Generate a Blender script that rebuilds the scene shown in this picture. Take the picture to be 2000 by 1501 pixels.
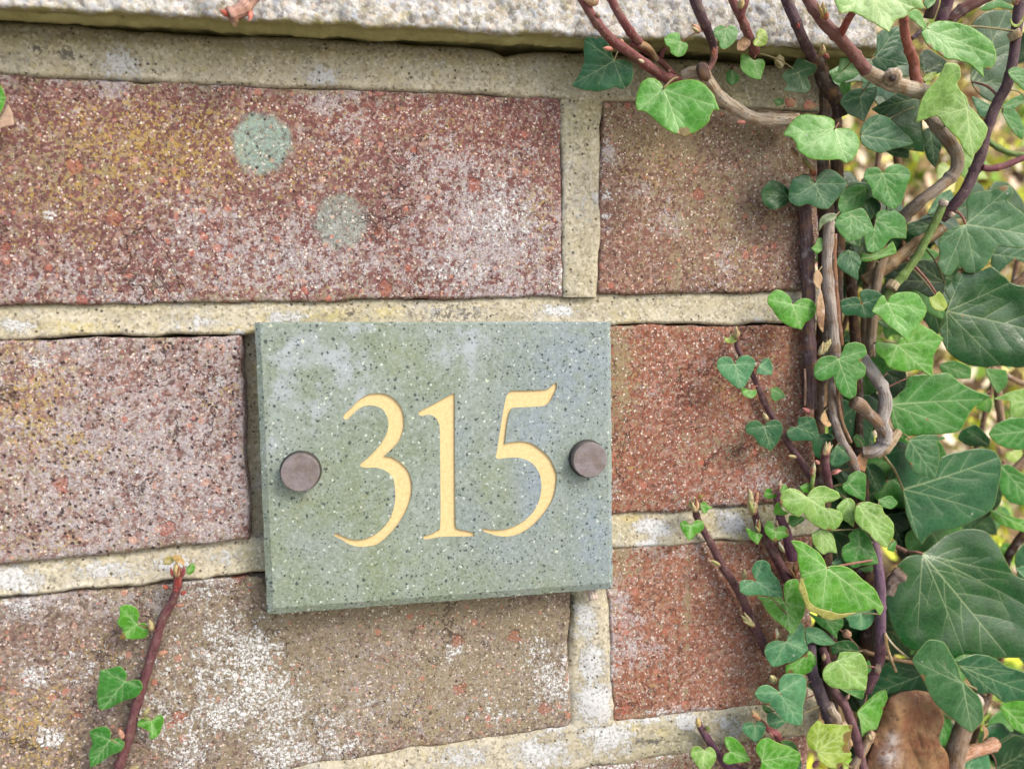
import bpy, bmesh, math, random
import numpy as np
from mathutils import Vector, Matrix, geometry

for o in list(bpy.data.objects):
    bpy.data.objects.remove(o)
S = bpy.context.scene
COL = S.collection

# ------------------------------------------------------------------ camera
# the wall's face is the plane Y = 0 (X along the courses, Z up); the camera
# stands about 23 cm in front of it, turned a little to the right
W, H = 2000.0, 1501.0
FOC = 1444.4                        # 26 mm lens, in photo pixels
DIST = 0.229
e1 = np.array([7040.0, -295.0, FOC]); e1 /= np.linalg.norm(e1)
dn = np.array([365.0, 21550.0, FOC]); dn -= dn.dot(e1) * e1; dn /= np.linalg.norm(dn)
e3 = -dn
e2 = np.cross(e3, e1)               # into the wall
R = np.array([e1, e2, e3])          # camera frame (x right, y down, z forward) -> world
CAM = -R @ np.array([0, 0, DIST])
cam_d = bpy.data.cameras.new('camera')
cam = bpy.data.objects.new('camera', cam_d); COL.objects.link(cam)
mx = np.eye(4)
mx[:3, 0] = R @ np.array([1, 0, 0]); mx[:3, 1] = R @ np.array([0, -1, 0]); mx[:3, 2] = R @ np.array([0, 0, -1])
mx[:3, 3] = CAM
cam.matrix_world = Matrix(mx.tolist())
cam_d.sensor_width = 36; cam_d.lens = 26
cam_d.clip_start = 0.01; cam_d.clip_end = 300
cam_d.dof.use_dof = True
cam_d.dof.focus_distance = 0.226
cam_d.dof.aperture_fstop = 10.5
S.camera = cam

# ------------------------------------------------------------------ light
SUN_EL, SUN_AZ = 40.0, 42.0         # azimuth to the right of straight out from the wall
wd = bpy.data.worlds.new('World'); S.world = wd; wd.use_nodes = True
wn = wd.node_tree
sky = wn.nodes.new('ShaderNodeTexSky'); sky.sky_type = 'NISHITA'; sky.sun_disc = False
sky.sun_elevation = math.radians(SUN_EL)
sky.sun_rotation = math.radians(180 - SUN_AZ)
sky.air_density = 1.0; sky.dust_density = 3.0; sky.ozone_density = 1.0
bgn = wn.nodes['Background']; wn.links.new(sky.outputs[0], bgn.inputs[0]); bgn.inputs[1].default_value = 0.15
ld = bpy.data.lights.new('sun', 'SUN'); sun = bpy.data.objects.new('sun', ld); COL.objects.link(sun)
ld.energy = 1.2; ld.angle = math.radians(18); ld.color = (1.0, 0.95, 0.87)
az, el = math.radians(SUN_AZ), math.radians(SUN_EL)
sdir = Vector((math.sin(az) * math.cos(el), -math.cos(az) * math.cos(el), math.sin(el)))
sun.rotation_euler = sdir.to_track_quat('Z', 'Y').to_euler()
S.view_settings.view_transform = 'Standard'; S.view_settings.look = 'None'
S.view_settings.gamma = 1.0; S.view_settings.use_curve_mapping = False
S.view_settings.exposure = 1.02
S.render.engine = 'CYCLES'
try:
    S.cycles.use_denoising = True
    S.cycles.max_bounces = 6
except Exception:
    pass

# ------------------------------------------------------------------ helpers
def U(px, py, h=0.0):
    """photo pixel(s) -> world point(s) h mm in front of the wall's face"""
    px = np.asarray(px, float); py = np.asarray(py, float); h = np.asarray(h, float)
    d = np.stack([(px - W / 2) / FOC, (py - H / 2) / FOC, np.ones_like(px)], -1) @ R.T
    t = (-h * 0.001 - CAM[1]) / d[..., 1]
    return CAM + d * t[..., None]

def mmpp(px, py, h=0.0):
    """metres per photo pixel at that point"""
    p = U(px, py, h) - CAM
    return float(p @ R[:, 2]) / FOC if False else float((R.T @ p)[2]) / FOC

KA = 0.80
def lin(c):
    c = c / 255.0
    return c / 12.92 if c <= 0.04045 else ((c + 0.055) / 1.055) ** 2.4
def C(r, g, b, k=1.0):
    return (lin(r) * KA * k, lin(g) * KA * k, lin(b) * KA * k, 1.0)

def hash2(ix, iy, seed):
    n = (ix.astype(np.int64) * 374761393 + iy.astype(np.int64) * 668265263 + seed * 1274126177) & 0x7fffffff
    n = ((n ^ (n >> 13)) * 1274126177) & 0x7fffffff
    return ((n ^ (n >> 16)) & 0xffff) / 65535.0
def vnoise(x, y, seed=0):
    x = np.asarray(x, float); y = np.asarray(y, float)
    ix = np.floor(x); iy = np.floor(y); fx = x - ix; fy = y - iy
    fx = fx * fx * (3 - 2 * fx); fy = fy * fy * (3 - 2 * fy)
    a = hash2(ix, iy, seed); b = hash2(ix + 1, iy, seed); c = hash2(ix, iy + 1, seed); d = hash2(ix + 1, iy + 1, seed)
    return (a * (1 - fx) + b * fx) * (1 - fy) + (c * (1 - fx) + d * fx) * fy - 0.5
def fbm(x, y, seed=0, octv=4):
    s = 0; a = 1.0
    for k in range(octv):
        s = s + a * vnoise(np.asarray(x) * 2 ** k, np.asarray(y) * 2 ** k, seed + k * 17); a *= 0.5
    return s
def blobs(px, py, bl):
    m = np.zeros_like(px)
    for (cx, cy, rx, ry, s) in bl:
        m = np.maximum(m, s * np.exp(-((px - cx) / rx) ** 2 - ((py - cy) / ry) ** 2))
    return m

def resample(pts, n=None, step=None):
    p = np.array(pts, float)
    d = np.r_[0, np.cumsum(np.hypot(*(p[1:, :2] - p[:-1, :2]).T))]
    if n is None: n = max(2, int(d[-1] / step) + 1)
    t = np.linspace(0, d[-1], n)
    return np.stack([np.interp(t, d, p[:, k]) for k in range(p.shape[1])], -1)

def catmull(pts, closed=False, sub=6):
    p = np.array(pts, float); n = len(p); out = []
    rng = range(n) if closed else range(n - 1)
    for i in rng:
        if closed: a, b, c, d = p[(i - 1) % n], p[i], p[(i + 1) % n], p[(i + 2) % n]
        else: a, b, c, d = p[max(i - 1, 0)], p[i], p[i + 1], p[min(i + 2, n - 1)]
        for k in range(sub):
            t = k / sub
            out.append(0.5 * (2 * b + (c - a) * t + (2 * a - 5 * b + 4 * c - d) * t * t + (3 * b - a - 3 * c + d) * t ** 3))
    if not closed: out.append(p[-1])
    return np.array(out)

def inside(poly, x, y):
    n = len(poly); r = np.zeros(np.shape(x), bool)
    x1, y1 = poly[:, 0], poly[:, 1]; x2, y2 = np.roll(x1, -1), np.roll(y1, -1)
    for i in range(n):
        if y1[i] == y2[i]: continue
        c = ((y1[i] > y) != (y2[i] > y)) & (x < (x2[i] - x1[i]) * (y - y1[i]) / (y2[i] - y1[i]) + x1[i])
        r ^= c
    return r

def segdist(x, y, segs):
    """min distance of points to segments (n,4)"""
    best = np.full(x.shape, 1e9)
    for (ax, ay, bx, by) in segs:
        dx, dy = bx - ax, by - ay; L = dx * dx + dy * dy + 1e-12
        t = np.clip(((x - ax) * dx + (y - ay) * dy) / L, 0, 1)
        best = np.minimum(best, np.hypot(x - ax - t * dx, y - ay - t * dy))
    return best

def link_mesh(name, verts, faces, mat, parent=None, origin=None, smooth=True, label=None, attrs=None, mat_idx=None, uvs=None):
    verts = np.asarray(verts, float)
    if origin is None: origin = verts.mean(0)
    origin = np.asarray(origin, float)
    me = bpy.data.meshes.new(name)
    me.from_pydata((verts - origin).tolist(), [], [list(map(int, f)) for f in faces])
    for m in (mat if isinstance(mat, (list, tuple)) else [mat]): me.materials.append(m)
    if smooth: me.polygons.foreach_set('use_smooth', [True] * len(me.polygons))
    if mat_idx is not None: me.polygons.foreach_set('material_index', [int(v) for v in mat_idx])
    for k, a in (attrs or {}).items():
        at = me.attributes.new(k, 'FLOAT_COLOR', 'POINT')
        a = np.asarray(a, np.float32)
        full = np.ones((len(verts), 4), np.float32); full[:, :a.shape[1]] = a
        at.data.foreach_set('color', full.ravel())
    if uvs is not None:
        uvl = me.uv_layers.new(name='UVMap')
        li = np.zeros(len(me.loops), np.int32); me.loops.foreach_get('vertex_index', li)
        uvl.data.foreach_set('uv', np.asarray(uvs, np.float32)[li].ravel())
    me.update()
    o = bpy.data.objects.new(name, me); COL.objects.link(o)
    if parent is not None:
        o.parent = parent
        base = np.zeros(3); q = parent
        while q is not None:
            base += np.array(q.location); q = q.parent
        o.location = origin - base
    else:
        o.location = origin
    if label: o['label'] = label
    return o

def thing(name, label, cat, loc, group=None):
    o = bpy.data.objects.new(name, None); COL.objects.link(o)
    o.empty_display_size = 0.005
    o.location = loc; o['label'] = label; o['category'] = cat
    if group: o['group'] = group
    return o

# ------------------------------------------------------------------ node helper
class G:
    def __init__(s, name):
        s.m = bpy.data.materials.new(name); s.m.use_nodes = True
        s.t = s.m.node_tree; s.bsdf = s.t.nodes['Principled BSDF']; s.out = s.t.nodes['Material Output']
        s.vec = None
    def put(s, sock, v):
        if isinstance(v, bpy.types.NodeSocket): s.t.links.new(v, sock)
        elif v is not None: sock.default_value = v
    def obj(s, rand=False):
        n = s.t.nodes.new('ShaderNodeTexCoord'); v = n.outputs['Object']
        if rand:
            i = s.t.nodes.new('ShaderNodeObjectInfo')
            m = s.t.nodes.new('ShaderNodeVectorMath'); m.operation = 'ADD'
            s.put(m.inputs[0], v)
            sc = s.t.nodes.new('ShaderNodeMath'); sc.operation = 'MULTIPLY'; s.put(sc.inputs[0], i.outputs['Random']); sc.inputs[1].default_value = 3.0
            s.put(m.inputs[1], sc.outputs[0]); v = m.outputs[0]
        s.vec = v; return v
    def pos(s):
        n = s.t.nodes.new('ShaderNodeNewGeometry'); s.vec = n.outputs['Position']; return s.vec
    def noise(s, scale, detail=4.0, rough=0.55, vec=None, dist=0.0):
        n = s.t.nodes.new('ShaderNodeTexNoise'); n.inputs['Scale'].default_value = scale
        n.inputs['Detail'].default_value = detail; n.inputs['Roughness'].default_value = rough; n.inputs['Distortion'].default_value = dist
        s.put(n.inputs['Vector'], vec or s.vec); return n.outputs[0]
    def vor(s, scale, what='Distance', feature='F1', vec=None, rnd=1.0):
        n = s.t.nodes.new('ShaderNodeTexVoronoi'); n.feature = feature
        n.inputs['Scale'].default_value = scale; n.inputs['Randomness'].default_value = rnd
        s.put(n.inputs['Vector'], vec or s.vec); return n.outputs[what]
    def math(s, op, a, b=None, c=None, clamp=False):
        n = s.t.nodes.new('ShaderNodeMath'); n.operation = op; n.use_clamp = clamp
        s.put(n.inputs[0], a); s.put(n.inputs[1], b)
        if c is not None: s.put(n.inputs[2], c)
        return n.outputs[0]
    def step(s, x, lo, hi, a=0.0, b=1.0):
        n = s.t.nodes.new('ShaderNodeMapRange'); n.interpolation_type = 'SMOOTHSTEP'
        s.put(n.inputs[0], x); n.inputs[1].default_value = lo; n.inputs[2].default_value = hi
        n.inputs[3].default_value = a; n.inputs[4].default_value = b
        return n.outputs[0]
    def mix(s, f, a, b, mode='MIX'):
        n = s.t.nodes.new('ShaderNodeMix'); n.data_type = 'RGBA'; n.blend_type = mode
        s.put(n.inputs[0], f); s.put(n.inputs[6], a); s.put(n.inputs[7], b); return n.outputs[2]
    def attr(s, name):
        n = s.t.nodes.new('ShaderNodeAttribute'); n.attribute_name = name
        p = s.t.nodes.new('ShaderNodeSeparateColor'); s.put(p.inputs[0], n.outputs['Color'])
        return p.outputs[0], p.outputs[1], p.outputs[2], n.outputs['Alpha']
    def sep(s, c):
        p = s.t.nodes.new('ShaderNodeSeparateColor'); s.put(p.inputs[0], c); return p.outputs
    def info(s):
        n = s.t.nodes.new('ShaderNodeObjectInfo'); return n.outputs['Color'], n.outputs['Random']
    def hsv(s, c, h=None, sat=None, v=None):
        n = s.t.nodes.new('ShaderNodeHueSaturation'); s.put(n.inputs['Color'], c)
        s.put(n.inputs['Hue'], h); s.put(n.inputs['Saturation'], sat); s.put(n.inputs['Value'], v); return n.outputs[0]
    def bump(s, h, dist, strength=1.0, normal=None):
        n = s.t.nodes.new('ShaderNodeBump'); n.inputs['Strength'].default_value = strength
        n.inputs['Distance'].default_value = dist; s.put(n.inputs['Height'], h)
        if normal: s.put(n.inputs['Normal'], normal)
        return n.outputs[0]
    def done(s, col, rough=0.8, normal=None, spec=0.3, coat=0.0, metal=0.0):
        s.put(s.bsdf.inputs['Base Color'], col); s.put(s.bsdf.inputs['Roughness'], rough)
        s.put(s.bsdf.inputs['Specular IOR Level'], spec); s.put(s.bsdf.inputs['Metallic'], metal)
        if normal: s.put(s.bsdf.inputs['Normal'], normal)
        return s.m

# ================================================================== materials of the wall
def brick_material():
    g = G('brick'); g.pos()
    film, ochre, white, olive = g.attr('stain_a')
    red, teal, dark_brown, _ = g.attr('stain_b')
    warp = g.t.nodes.new('ShaderNodeVectorMath'); warp.operation = 'ADD'
    wn_ = g.t.nodes.new('ShaderNodeTexNoise'); wn_.inputs['Scale'].default_value = 700; wn_.inputs['Detail'].default_value = 2
    g.put(wn_.inputs['Vector'], g.vec)
    wsc = g.t.nodes.new('ShaderNodeVectorMath'); wsc.operation = 'SCALE'; wsc.inputs['Scale'].default_value = 0.0012
    g.put(wsc.inputs[0], wn_.outputs['Color']); g.put(warp.inputs[0], g.vec); g.put(warp.inputs[1], wsc.outputs[0])
    wv = warp.outputs[0]
    n1 = g.noise(90, 3); n2 = g.noise(420, 5, 0.65); n3 = g.noise(1150, 4, 0.7); n4 = g.noise(800, 5, 0.72)
    cell = g.sep(g.vor(1300, 'Color', vec=wv)); cd = g.vor(1300, 'Distance', vec=wv)
    dith = g.math('MULTIPLY', g.math('SUBTRACT', cell[2], 0.5), 0.26)
    base, _r = g.info(); nb = g.noise(120, 3, 0.6)
    c = g.mix(g.step(n1, 0.35, 0.65), g.hsv(base, 0.5, 1.0, 0.82), base)
    c = g.mix(g.step(n2, 0.46, 0.70, 0, 0.7), c, g.hsv(base, 0.5, 0.88, 1.35))
    c = g.mix(g.step(n4, 0.46, 0.32, 0, 0.7), c, C(88, 64, 60))
    c = g.mix(g.math('MULTIPLY', red, g.step(n4, 0.40, 0.60, 0, .75)), c, C(140, 86, 76))
    # grain: small aggregate cells, each its own tint
    c = g.mix(g.step(cell[0], 0.45, 1.0, 0, 0.62), c, C(182, 156, 142))
    c = g.mix(g.step(cell[1], 0.55, 1.0, 0, 0.62), c, C(80, 60, 56))
    f = g.math('ADD', g.math('ADD', g.math('MULTIPLY', g.noise(260, 7, 0.75), 0.8), g.math('MULTIPLY', nb, 0.2)), g.math('MULTIPLY', dith, .7))
    ff = g.step(g.math('ADD', f, g.math('MULTIPLY', film, 0.17)), 0.57, 0.68)
    ff = g.math('MULTIPLY', ff, g.step(n3, 0.36, 0.56, 0.35, 1.0))
    c = g.mix(g.math('MULTIPLY', ff, 0.80), c, g.mix(n3, C(148, 142, 144), C(214, 209, 211)))
    o = g.step(g.math('ADD', g.math('ADD', g.math('MULTIPLY', g.noise(330, 4, 0.7), 0.35), g.math('MULTIPLY', g.noise(1000, 4, 0.75), 0.65)), g.math('ADD', g.math('MULTIPLY', ochre, 0.115), g.math('MULTIPLY', dith, 0.5))), 0.60, 0.67)
    c = g.mix(g.math('MULTIPLY', o, 0.72), c, g.mix(n3, C(154, 128, 66), C(208, 182, 98)))
    ol = g.step(g.math('ADD', g.math('ADD', g.math('MULTIPLY', g.noise(240, 4, 0.7), 0.5), g.math('MULTIPLY', g.noise(1050, 4, 0.7), 0.5)), g.math('ADD', g.math('MULTIPLY', olive, 0.27), dith)), 0.56, 0.70)
    c = g.mix(g.math('MULTIPLY', ol, 0.78), c, g.mix(n3, C(104, 92, 68), C(176, 164, 132)))
    # pale round patches of lichen
    tn = g.math('MULTIPLY', teal, g.step(n4, 0.34, 0.56, 0.35, 1.0))
    c = g.mix(g.math('MULTIPLY', tn, 0.8), c, g.mix(n4, C(106, 138, 132), C(168, 194, 180)))
    # brighter inclusions and grains
    inc = g.sep(g.vor(300, 'Color', vec=wv)); incd = g.vor(300, 'Distance', vec=wv)
    k = g.math('MULTIPLY', g.step(inc[0], 0.91, 0.92), g.step(incd, 0.36, 0.28))
    c = g.mix(g.math('MULTIPLY', k, 0.62), c, g.mix(inc[1], C(186, 114, 96), C(204, 162, 142)))
    inc2 = g.sep(g.vor(640, 'Color', vec=wv))
    k = g.math('MULTIPLY', g.step(inc2[0], 0.91, 0.93), g.step(g.vor(640, 'Distance', vec=wv), 0.40, 0.26))
    c = g.mix(g.math('MULTIPLY', k, 0.7), c, g.mix(inc2[1], C(184, 112, 94), C(214, 170, 146)))
    v9 = g.sep(g.vor(950, 'Color', vec=wv)); v9d = g.vor(950, 'Distance', vec=wv)
    k2 = g.math('MULTIPLY', g.step(v9[2], 0.88, 0.90), g.step(v9d, 0.42, 0.25))
    c = g.mix(g.math('MULTIPLY', k2, 0.85), c, g.mix(cell[2], C(214, 176, 150), C(238, 232, 222)))
    v7 = g.sep(g.vor(720, 'Color', vec=wv)); v7d = g.vor(720, 'Distance', vec=wv)
    k3 = g.math('MULTIPLY', g.step(v7[1], 0.80, 0.83), g.step(v7d, 0.40, 0.22))
    c = g.mix(g.math('MULTIPLY', k3, 0.85), c, C(58, 44, 46))
    cr = g.math('ABSOLUTE', g.math('SUBTRACT', g.noise(34, 5, 0.65, dist=0.4), 0.5))
    crk = g.math('MULTIPLY', g.step(cr, 0.010, 0.002), g.step(g.noise(26, 2), 0.52, 0.60))
    c = g.mix(g.math('MULTIPLY', crk, 0.6), c, C(66, 48, 46))
    chip = g.math('MULTIPLY', g.step(g.sep(g.vor(110, 'Color', vec=wv))[0], 0.88, 0.90), g.step(g.math('ADD', g.vor(110, 'Distance', vec=wv), g.math('MULTIPLY', n2, 0.5)), 0.52, 0.46))
    c = g.mix(g.math('MULTIPLY', chip, 0.55), c, g.mix(n4, C(140, 80, 66), C(186, 116, 96)))
    c = g.mix(dark_brown, c, g.mix(n3, C(70, 62, 48), C(104, 94, 72)))  # dark brown mixed in below the plaque and towards the ivy
    vt = g.sep(g.vor(1700, 'Color', vec=wv)); vtd = g.vor(1700, 'Distance', vec=wv)
    c = g.mix(g.math('MULTIPLY', g.math('MULTIPLY', g.step(vt[0], 0.90, 0.92), g.step(vtd, 0.5, 0.3)), 0.8), c, C(222, 214, 206))
    c = g.mix(g.math('MULTIPLY', g.math('MULTIPLY', g.step(vt[1], 0.84, 0.87), g.step(vtd, 0.5, 0.3)), 0.75), c, C(60, 48, 48))
    # white crust: small round scales that run together where it is dense
    wb = g.math('ADD', g.math('MULTIPLY', g.noise(300, 6, 0.75), 0.55), g.math('MULTIPLY', n4, 0.45))
    gap = g.step(g.vor(560, 'Distance', 'DISTANCE_TO_EDGE', vec=wv), 0.03, 0.12, 0.35, 1.0)
    wm = g.math('MULTIPLY', g.step(g.math('ADD', wb, g.math('MULTIPLY', white, 0.165)), 0.60, 0.64), gap)
    wm = g.math('MULTIPLY', wm, g.step(n3, 0.40, 0.52))
    c = g.mix(g.math('MULTIPLY', wm, 0.92), c, g.mix(n3, C(204, 205, 203), C(246, 248, 248)))
    h = g.math('ADD', g.math('MULTIPLY', n4, 0.6), g.math('MULTIPLY', n3, 0.45))
    h = g.math('ADD', h, g.math('MULTIPLY', cd, -0.35))
    h = g.math('ADD', h, g.math('MULTIPLY', k3, -1.0))
    h = g.math('ADD', h, g.math('MULTIPLY', wm, 0.35)); h = g.math('ADD', h, g.math('MULTIPLY', crk, -1.2)); h = g.math('ADD', h, g.math('MULTIPLY', chip, -1.0))
    c = g.hsv(c, 0.5, 1.02, 1.03)
    return g.done(c, 0.92, g.bump(h, 0.00035, 0.9), 0.15)

def mortar_material():
    g = G('mortar'); g.pos()
    white, yellow, dark, green = g.attr('stain_a')
    n1 = g.noise(70, 4); n2 = g.noise(300, 6, 0.7); n3 = g.noise(1200, 4, 0.72); n4 = g.noise(800, 5, 0.72)
    cell = g.sep(g.vor(1300, 'Color'))
    c = g.mix(g.step(n1, 0.35, 0.65), C(182, 173, 148), C(198, 190, 167))
    c = g.mix(g.step(n2, 0.48, 0.66, 0, 0.7), c, C(200, 193, 172))
    c = g.mix(g.step(n2, 0.46, 0.32, 0, 0.6), c, C(152, 140, 112))
    c = g.mix(g.math('MULTIPLY', green, g.step(n2, 0.25, 0.62, 0.35, 0.95)), c, g.mix(n4, C(140, 136, 98), C(174, 168, 130)))
    y = g.step(g.math('ADD', g.math('ADD', g.math('MULTIPLY', g.noise(240, 4, 0.7), 0.5), g.math('MULTIPLY', n4, 0.5)), g.math('MULTIPLY', yellow, 0.24)), 0.62, 0.74)
    c = g.mix(g.math('MULTIPLY', y, 0.7), c, g.mix(n3, C(180, 164, 104), C(208, 196, 140)))
    c = g.mix(g.step(n3, 0.46, 0.30, 0, 0.75), c, C(108, 100, 82))
    gp = g.step(g.noise(130, 7, 0.75, dist=.2), 0.53, 0.62)
    c = g.mix(g.math('MULTIPLY', gp, 0.65), c, g.mix(n3, C(140, 138, 128), C(200, 198, 190)))
    yp = g.step(g.noise(170, 7, 0.75, dist=.2), 0.56, 0.64)
    c = g.mix(g.math('MULTIPLY', yp, 0.45), c, g.mix(n3, C(160, 144, 88), C(204, 190, 134)))
    bp = g.step(g.noise(90, 7, 0.75), 0.42, 0.34)
    c = g.mix(g.math('MULTIPLY', bp, 0.5), c, C(142, 126, 96))
    c = g.mix(g.step(cell[0], 0.6, 1.0, 0, 0.5), c, C(222, 214, 196))
    c = g.mix(g.step(cell[1], 0.66, 1.0, 0, 0.55), c, C(112, 104, 88))
    dk = g.step(g.math('ADD', n4, g.math('MULTIPLY', dark, 0.22)), 0.66, 0.74)
    c = g.mix(g.math('MULTIPLY', dk, 0.8), c, C(84, 80, 76))
    w = g.step(g.math('ADD', g.math('ADD', g.math('MULTIPLY', g.noise(180, 5, 0.7), 0.5), g.math('MULTIPLY', n4, 0.5)), g.math('MULTIPLY', white, 0.24)), 0.62, 0.70)
    w = g.math('MULTIPLY', w, g.step(n3, 0.34, 0.5, 0.25, 1.0))
    c = g.mix(g.math('MULTIPLY', w, 0.88), c, g.mix(n3, C(186, 188, 190), C(232, 234, 234)))
    k3 = g.math('MULTIPLY', g.step(g.sep(g.vor(700, 'Color'))[1], 0.91, 0.93), g.step(g.vor(700, 'Distance'), 0.34, 0.2))
    c = g.mix(g.math('MULTIPLY', k3, 0.8), c, C(70, 64, 56))
    h = g.math('ADD', g.math('MULTIPLY', n4, 0.6), g.math('MULTIPLY', n3, 0.5))
    h = g.math('ADD', h, g.math('MULTIPLY', w, 0.4)); h = g.math('ADD', h, g.math('MULTIPLY', k3, -0.8))
    return g.done(c, 0.94, g.bump(h, 0.00035, 0.9), 0.15)

def coping_material():
    g = G('coping'); g.pos()
    green, dark, _, _ = g.attr('stain_a')
    n1 = g.noise(80, 4); n2 = g.noise(330, 6, 0.65); n3 = g.noise(1300, 4, 0.65)
    c = g.mix(g.step(n1, 0.35, 0.65), C(168, 164, 150), C(194, 190, 178))
    c = g.mix(g.step(n2, 0.40, 0.62, 0, 0.9), c, C(222, 220, 216))
    c = g.mix(g.step(n2, 0.48, 0.36, 0, 0.75), c, C(150, 142, 114))
    yl = g.step(g.noise(140, 6, 0.75), 0.56, 0.66)
    c = g.mix(g.math('MULTIPLY', yl, 0.6), c, C(186, 172, 112))
    gy = g.step(g.noise(60, 7, 0.75, dist=0.3), 0.52, 0.60)
    c = g.mix(g.math('MULTIPLY', gy, 0.6), c, g.mix(n3, C(128, 130, 126), C(178, 180, 180)))
    wl = g.step(g.noise(75, 7, 0.75, dist=0.2), 0.57, 0.62)
    c = g.mix(g.math('MULTIPLY', wl, 0.7), c, C(232, 234, 238))
    cell = g.sep(g.vor(800, 'Color')); cd = g.vor(800, 'Distance')
    c = g.mix(g.math('MULTIPLY', g.step(cell[0], 0.7, 0.9), 0.45), c, C(206, 186, 166))
    c = g.mix(g.math('MULTIPLY', g.step(cell[1], 0.74, 0.9), 0.6), c, C(172, 178, 190))
    c = g.mix(g.math('MULTIPLY', g.step(cell[2], 0.82, 0.9), 0.55), c, C(118, 104, 92))
    c = g.mix(g.step(n3, 0.40, 0.28, 0, 0.8), c, C(84, 78, 72))
    c = g.mix(g.step(n3, 0.58, 0.72, 0, 0.6), c, C(236, 234, 230))
    m = g.step(g.math('ADD', g.noise(260, 5, 0.6), g.math('MULTIPLY', green, 0.7)), 0.62, 0.95)
    c = g.mix(m, c, g.mix(n2, C(124, 120, 74), C(172, 166, 116)))
    h = g.math('ADD', g.math('MULTIPLY', n2, 0.5), g.math('MULTIPLY', n3, 0.6)); h = g.math('ADD', h, g.math('MULTIPLY', cd, -0.4))
    return g.done(c, 0.94, g.bump(h, 0.0005, 0.9), 0.15)

def core_material():
    g = G('wall_core'); g.obj()
    t = g.t.nodes.new('ShaderNodeTexBrick'); mp = g.t.nodes.new('ShaderNodeMapping')
    mp.inputs['Rotation'].default_value = (math.radians(90), 0, 0); g.put(mp.inputs[0], g.vec)
    g.put(t.inputs['Vector'], mp.outputs[0])
    t.inputs['Scale'].default_value = 1.0; t.inputs['Brick Width'].default_value = 0.225; t.inputs['Row Height'].default_value = 0.075
    t.inputs['Mortar Size'].default_value = 0.005
    t.inputs['Color1'].default_value = C(140, 92, 84); t.inputs['Color2'].default_value = C(120, 78, 72); t.inputs['Mortar'].default_value = C(120, 112, 92)
    c = g.mix(g.step(g.noise(400, 5), 0.4, 0.65, 0, 0.5), t.outputs[0], C(90, 76, 66))
    return g.done(c, 0.9, g.bump(g.noise(500, 5), 0.001), 0.2)

M_BRICK, M_MORTAR, M_COPING, M_CORE = brick_material(), mortar_material(), coping_material(), core_material()

# ================================================================== the wall
wall = thing('brick_wall', 'weathered red brick garden wall with buff mortar, lichen and concrete coping behind the plaque', 'wall', tuple(U(800, 1500, 0)))

def ragged(line, amp, seed, step=4.0):
    p = resample(line, step=step)
    t = np.gradient(p, axis=0); t /= np.linalg.norm(t, axis=1)[:, None] + 1e-9
    nrm = np.stack([-t[:, 1], t[:, 0]], -1)
    s = np.arange(len(p)) * step
    d = amp * (fbm(s / 60, s * 0 + seed, seed, 5) * 1.6)
    d *= np.clip(np.minimum(np.arange(len(p)), np.arange(len(p))[::-1]) / 6, 0, 1)
    return p + nrm * d[:, None]

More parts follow.
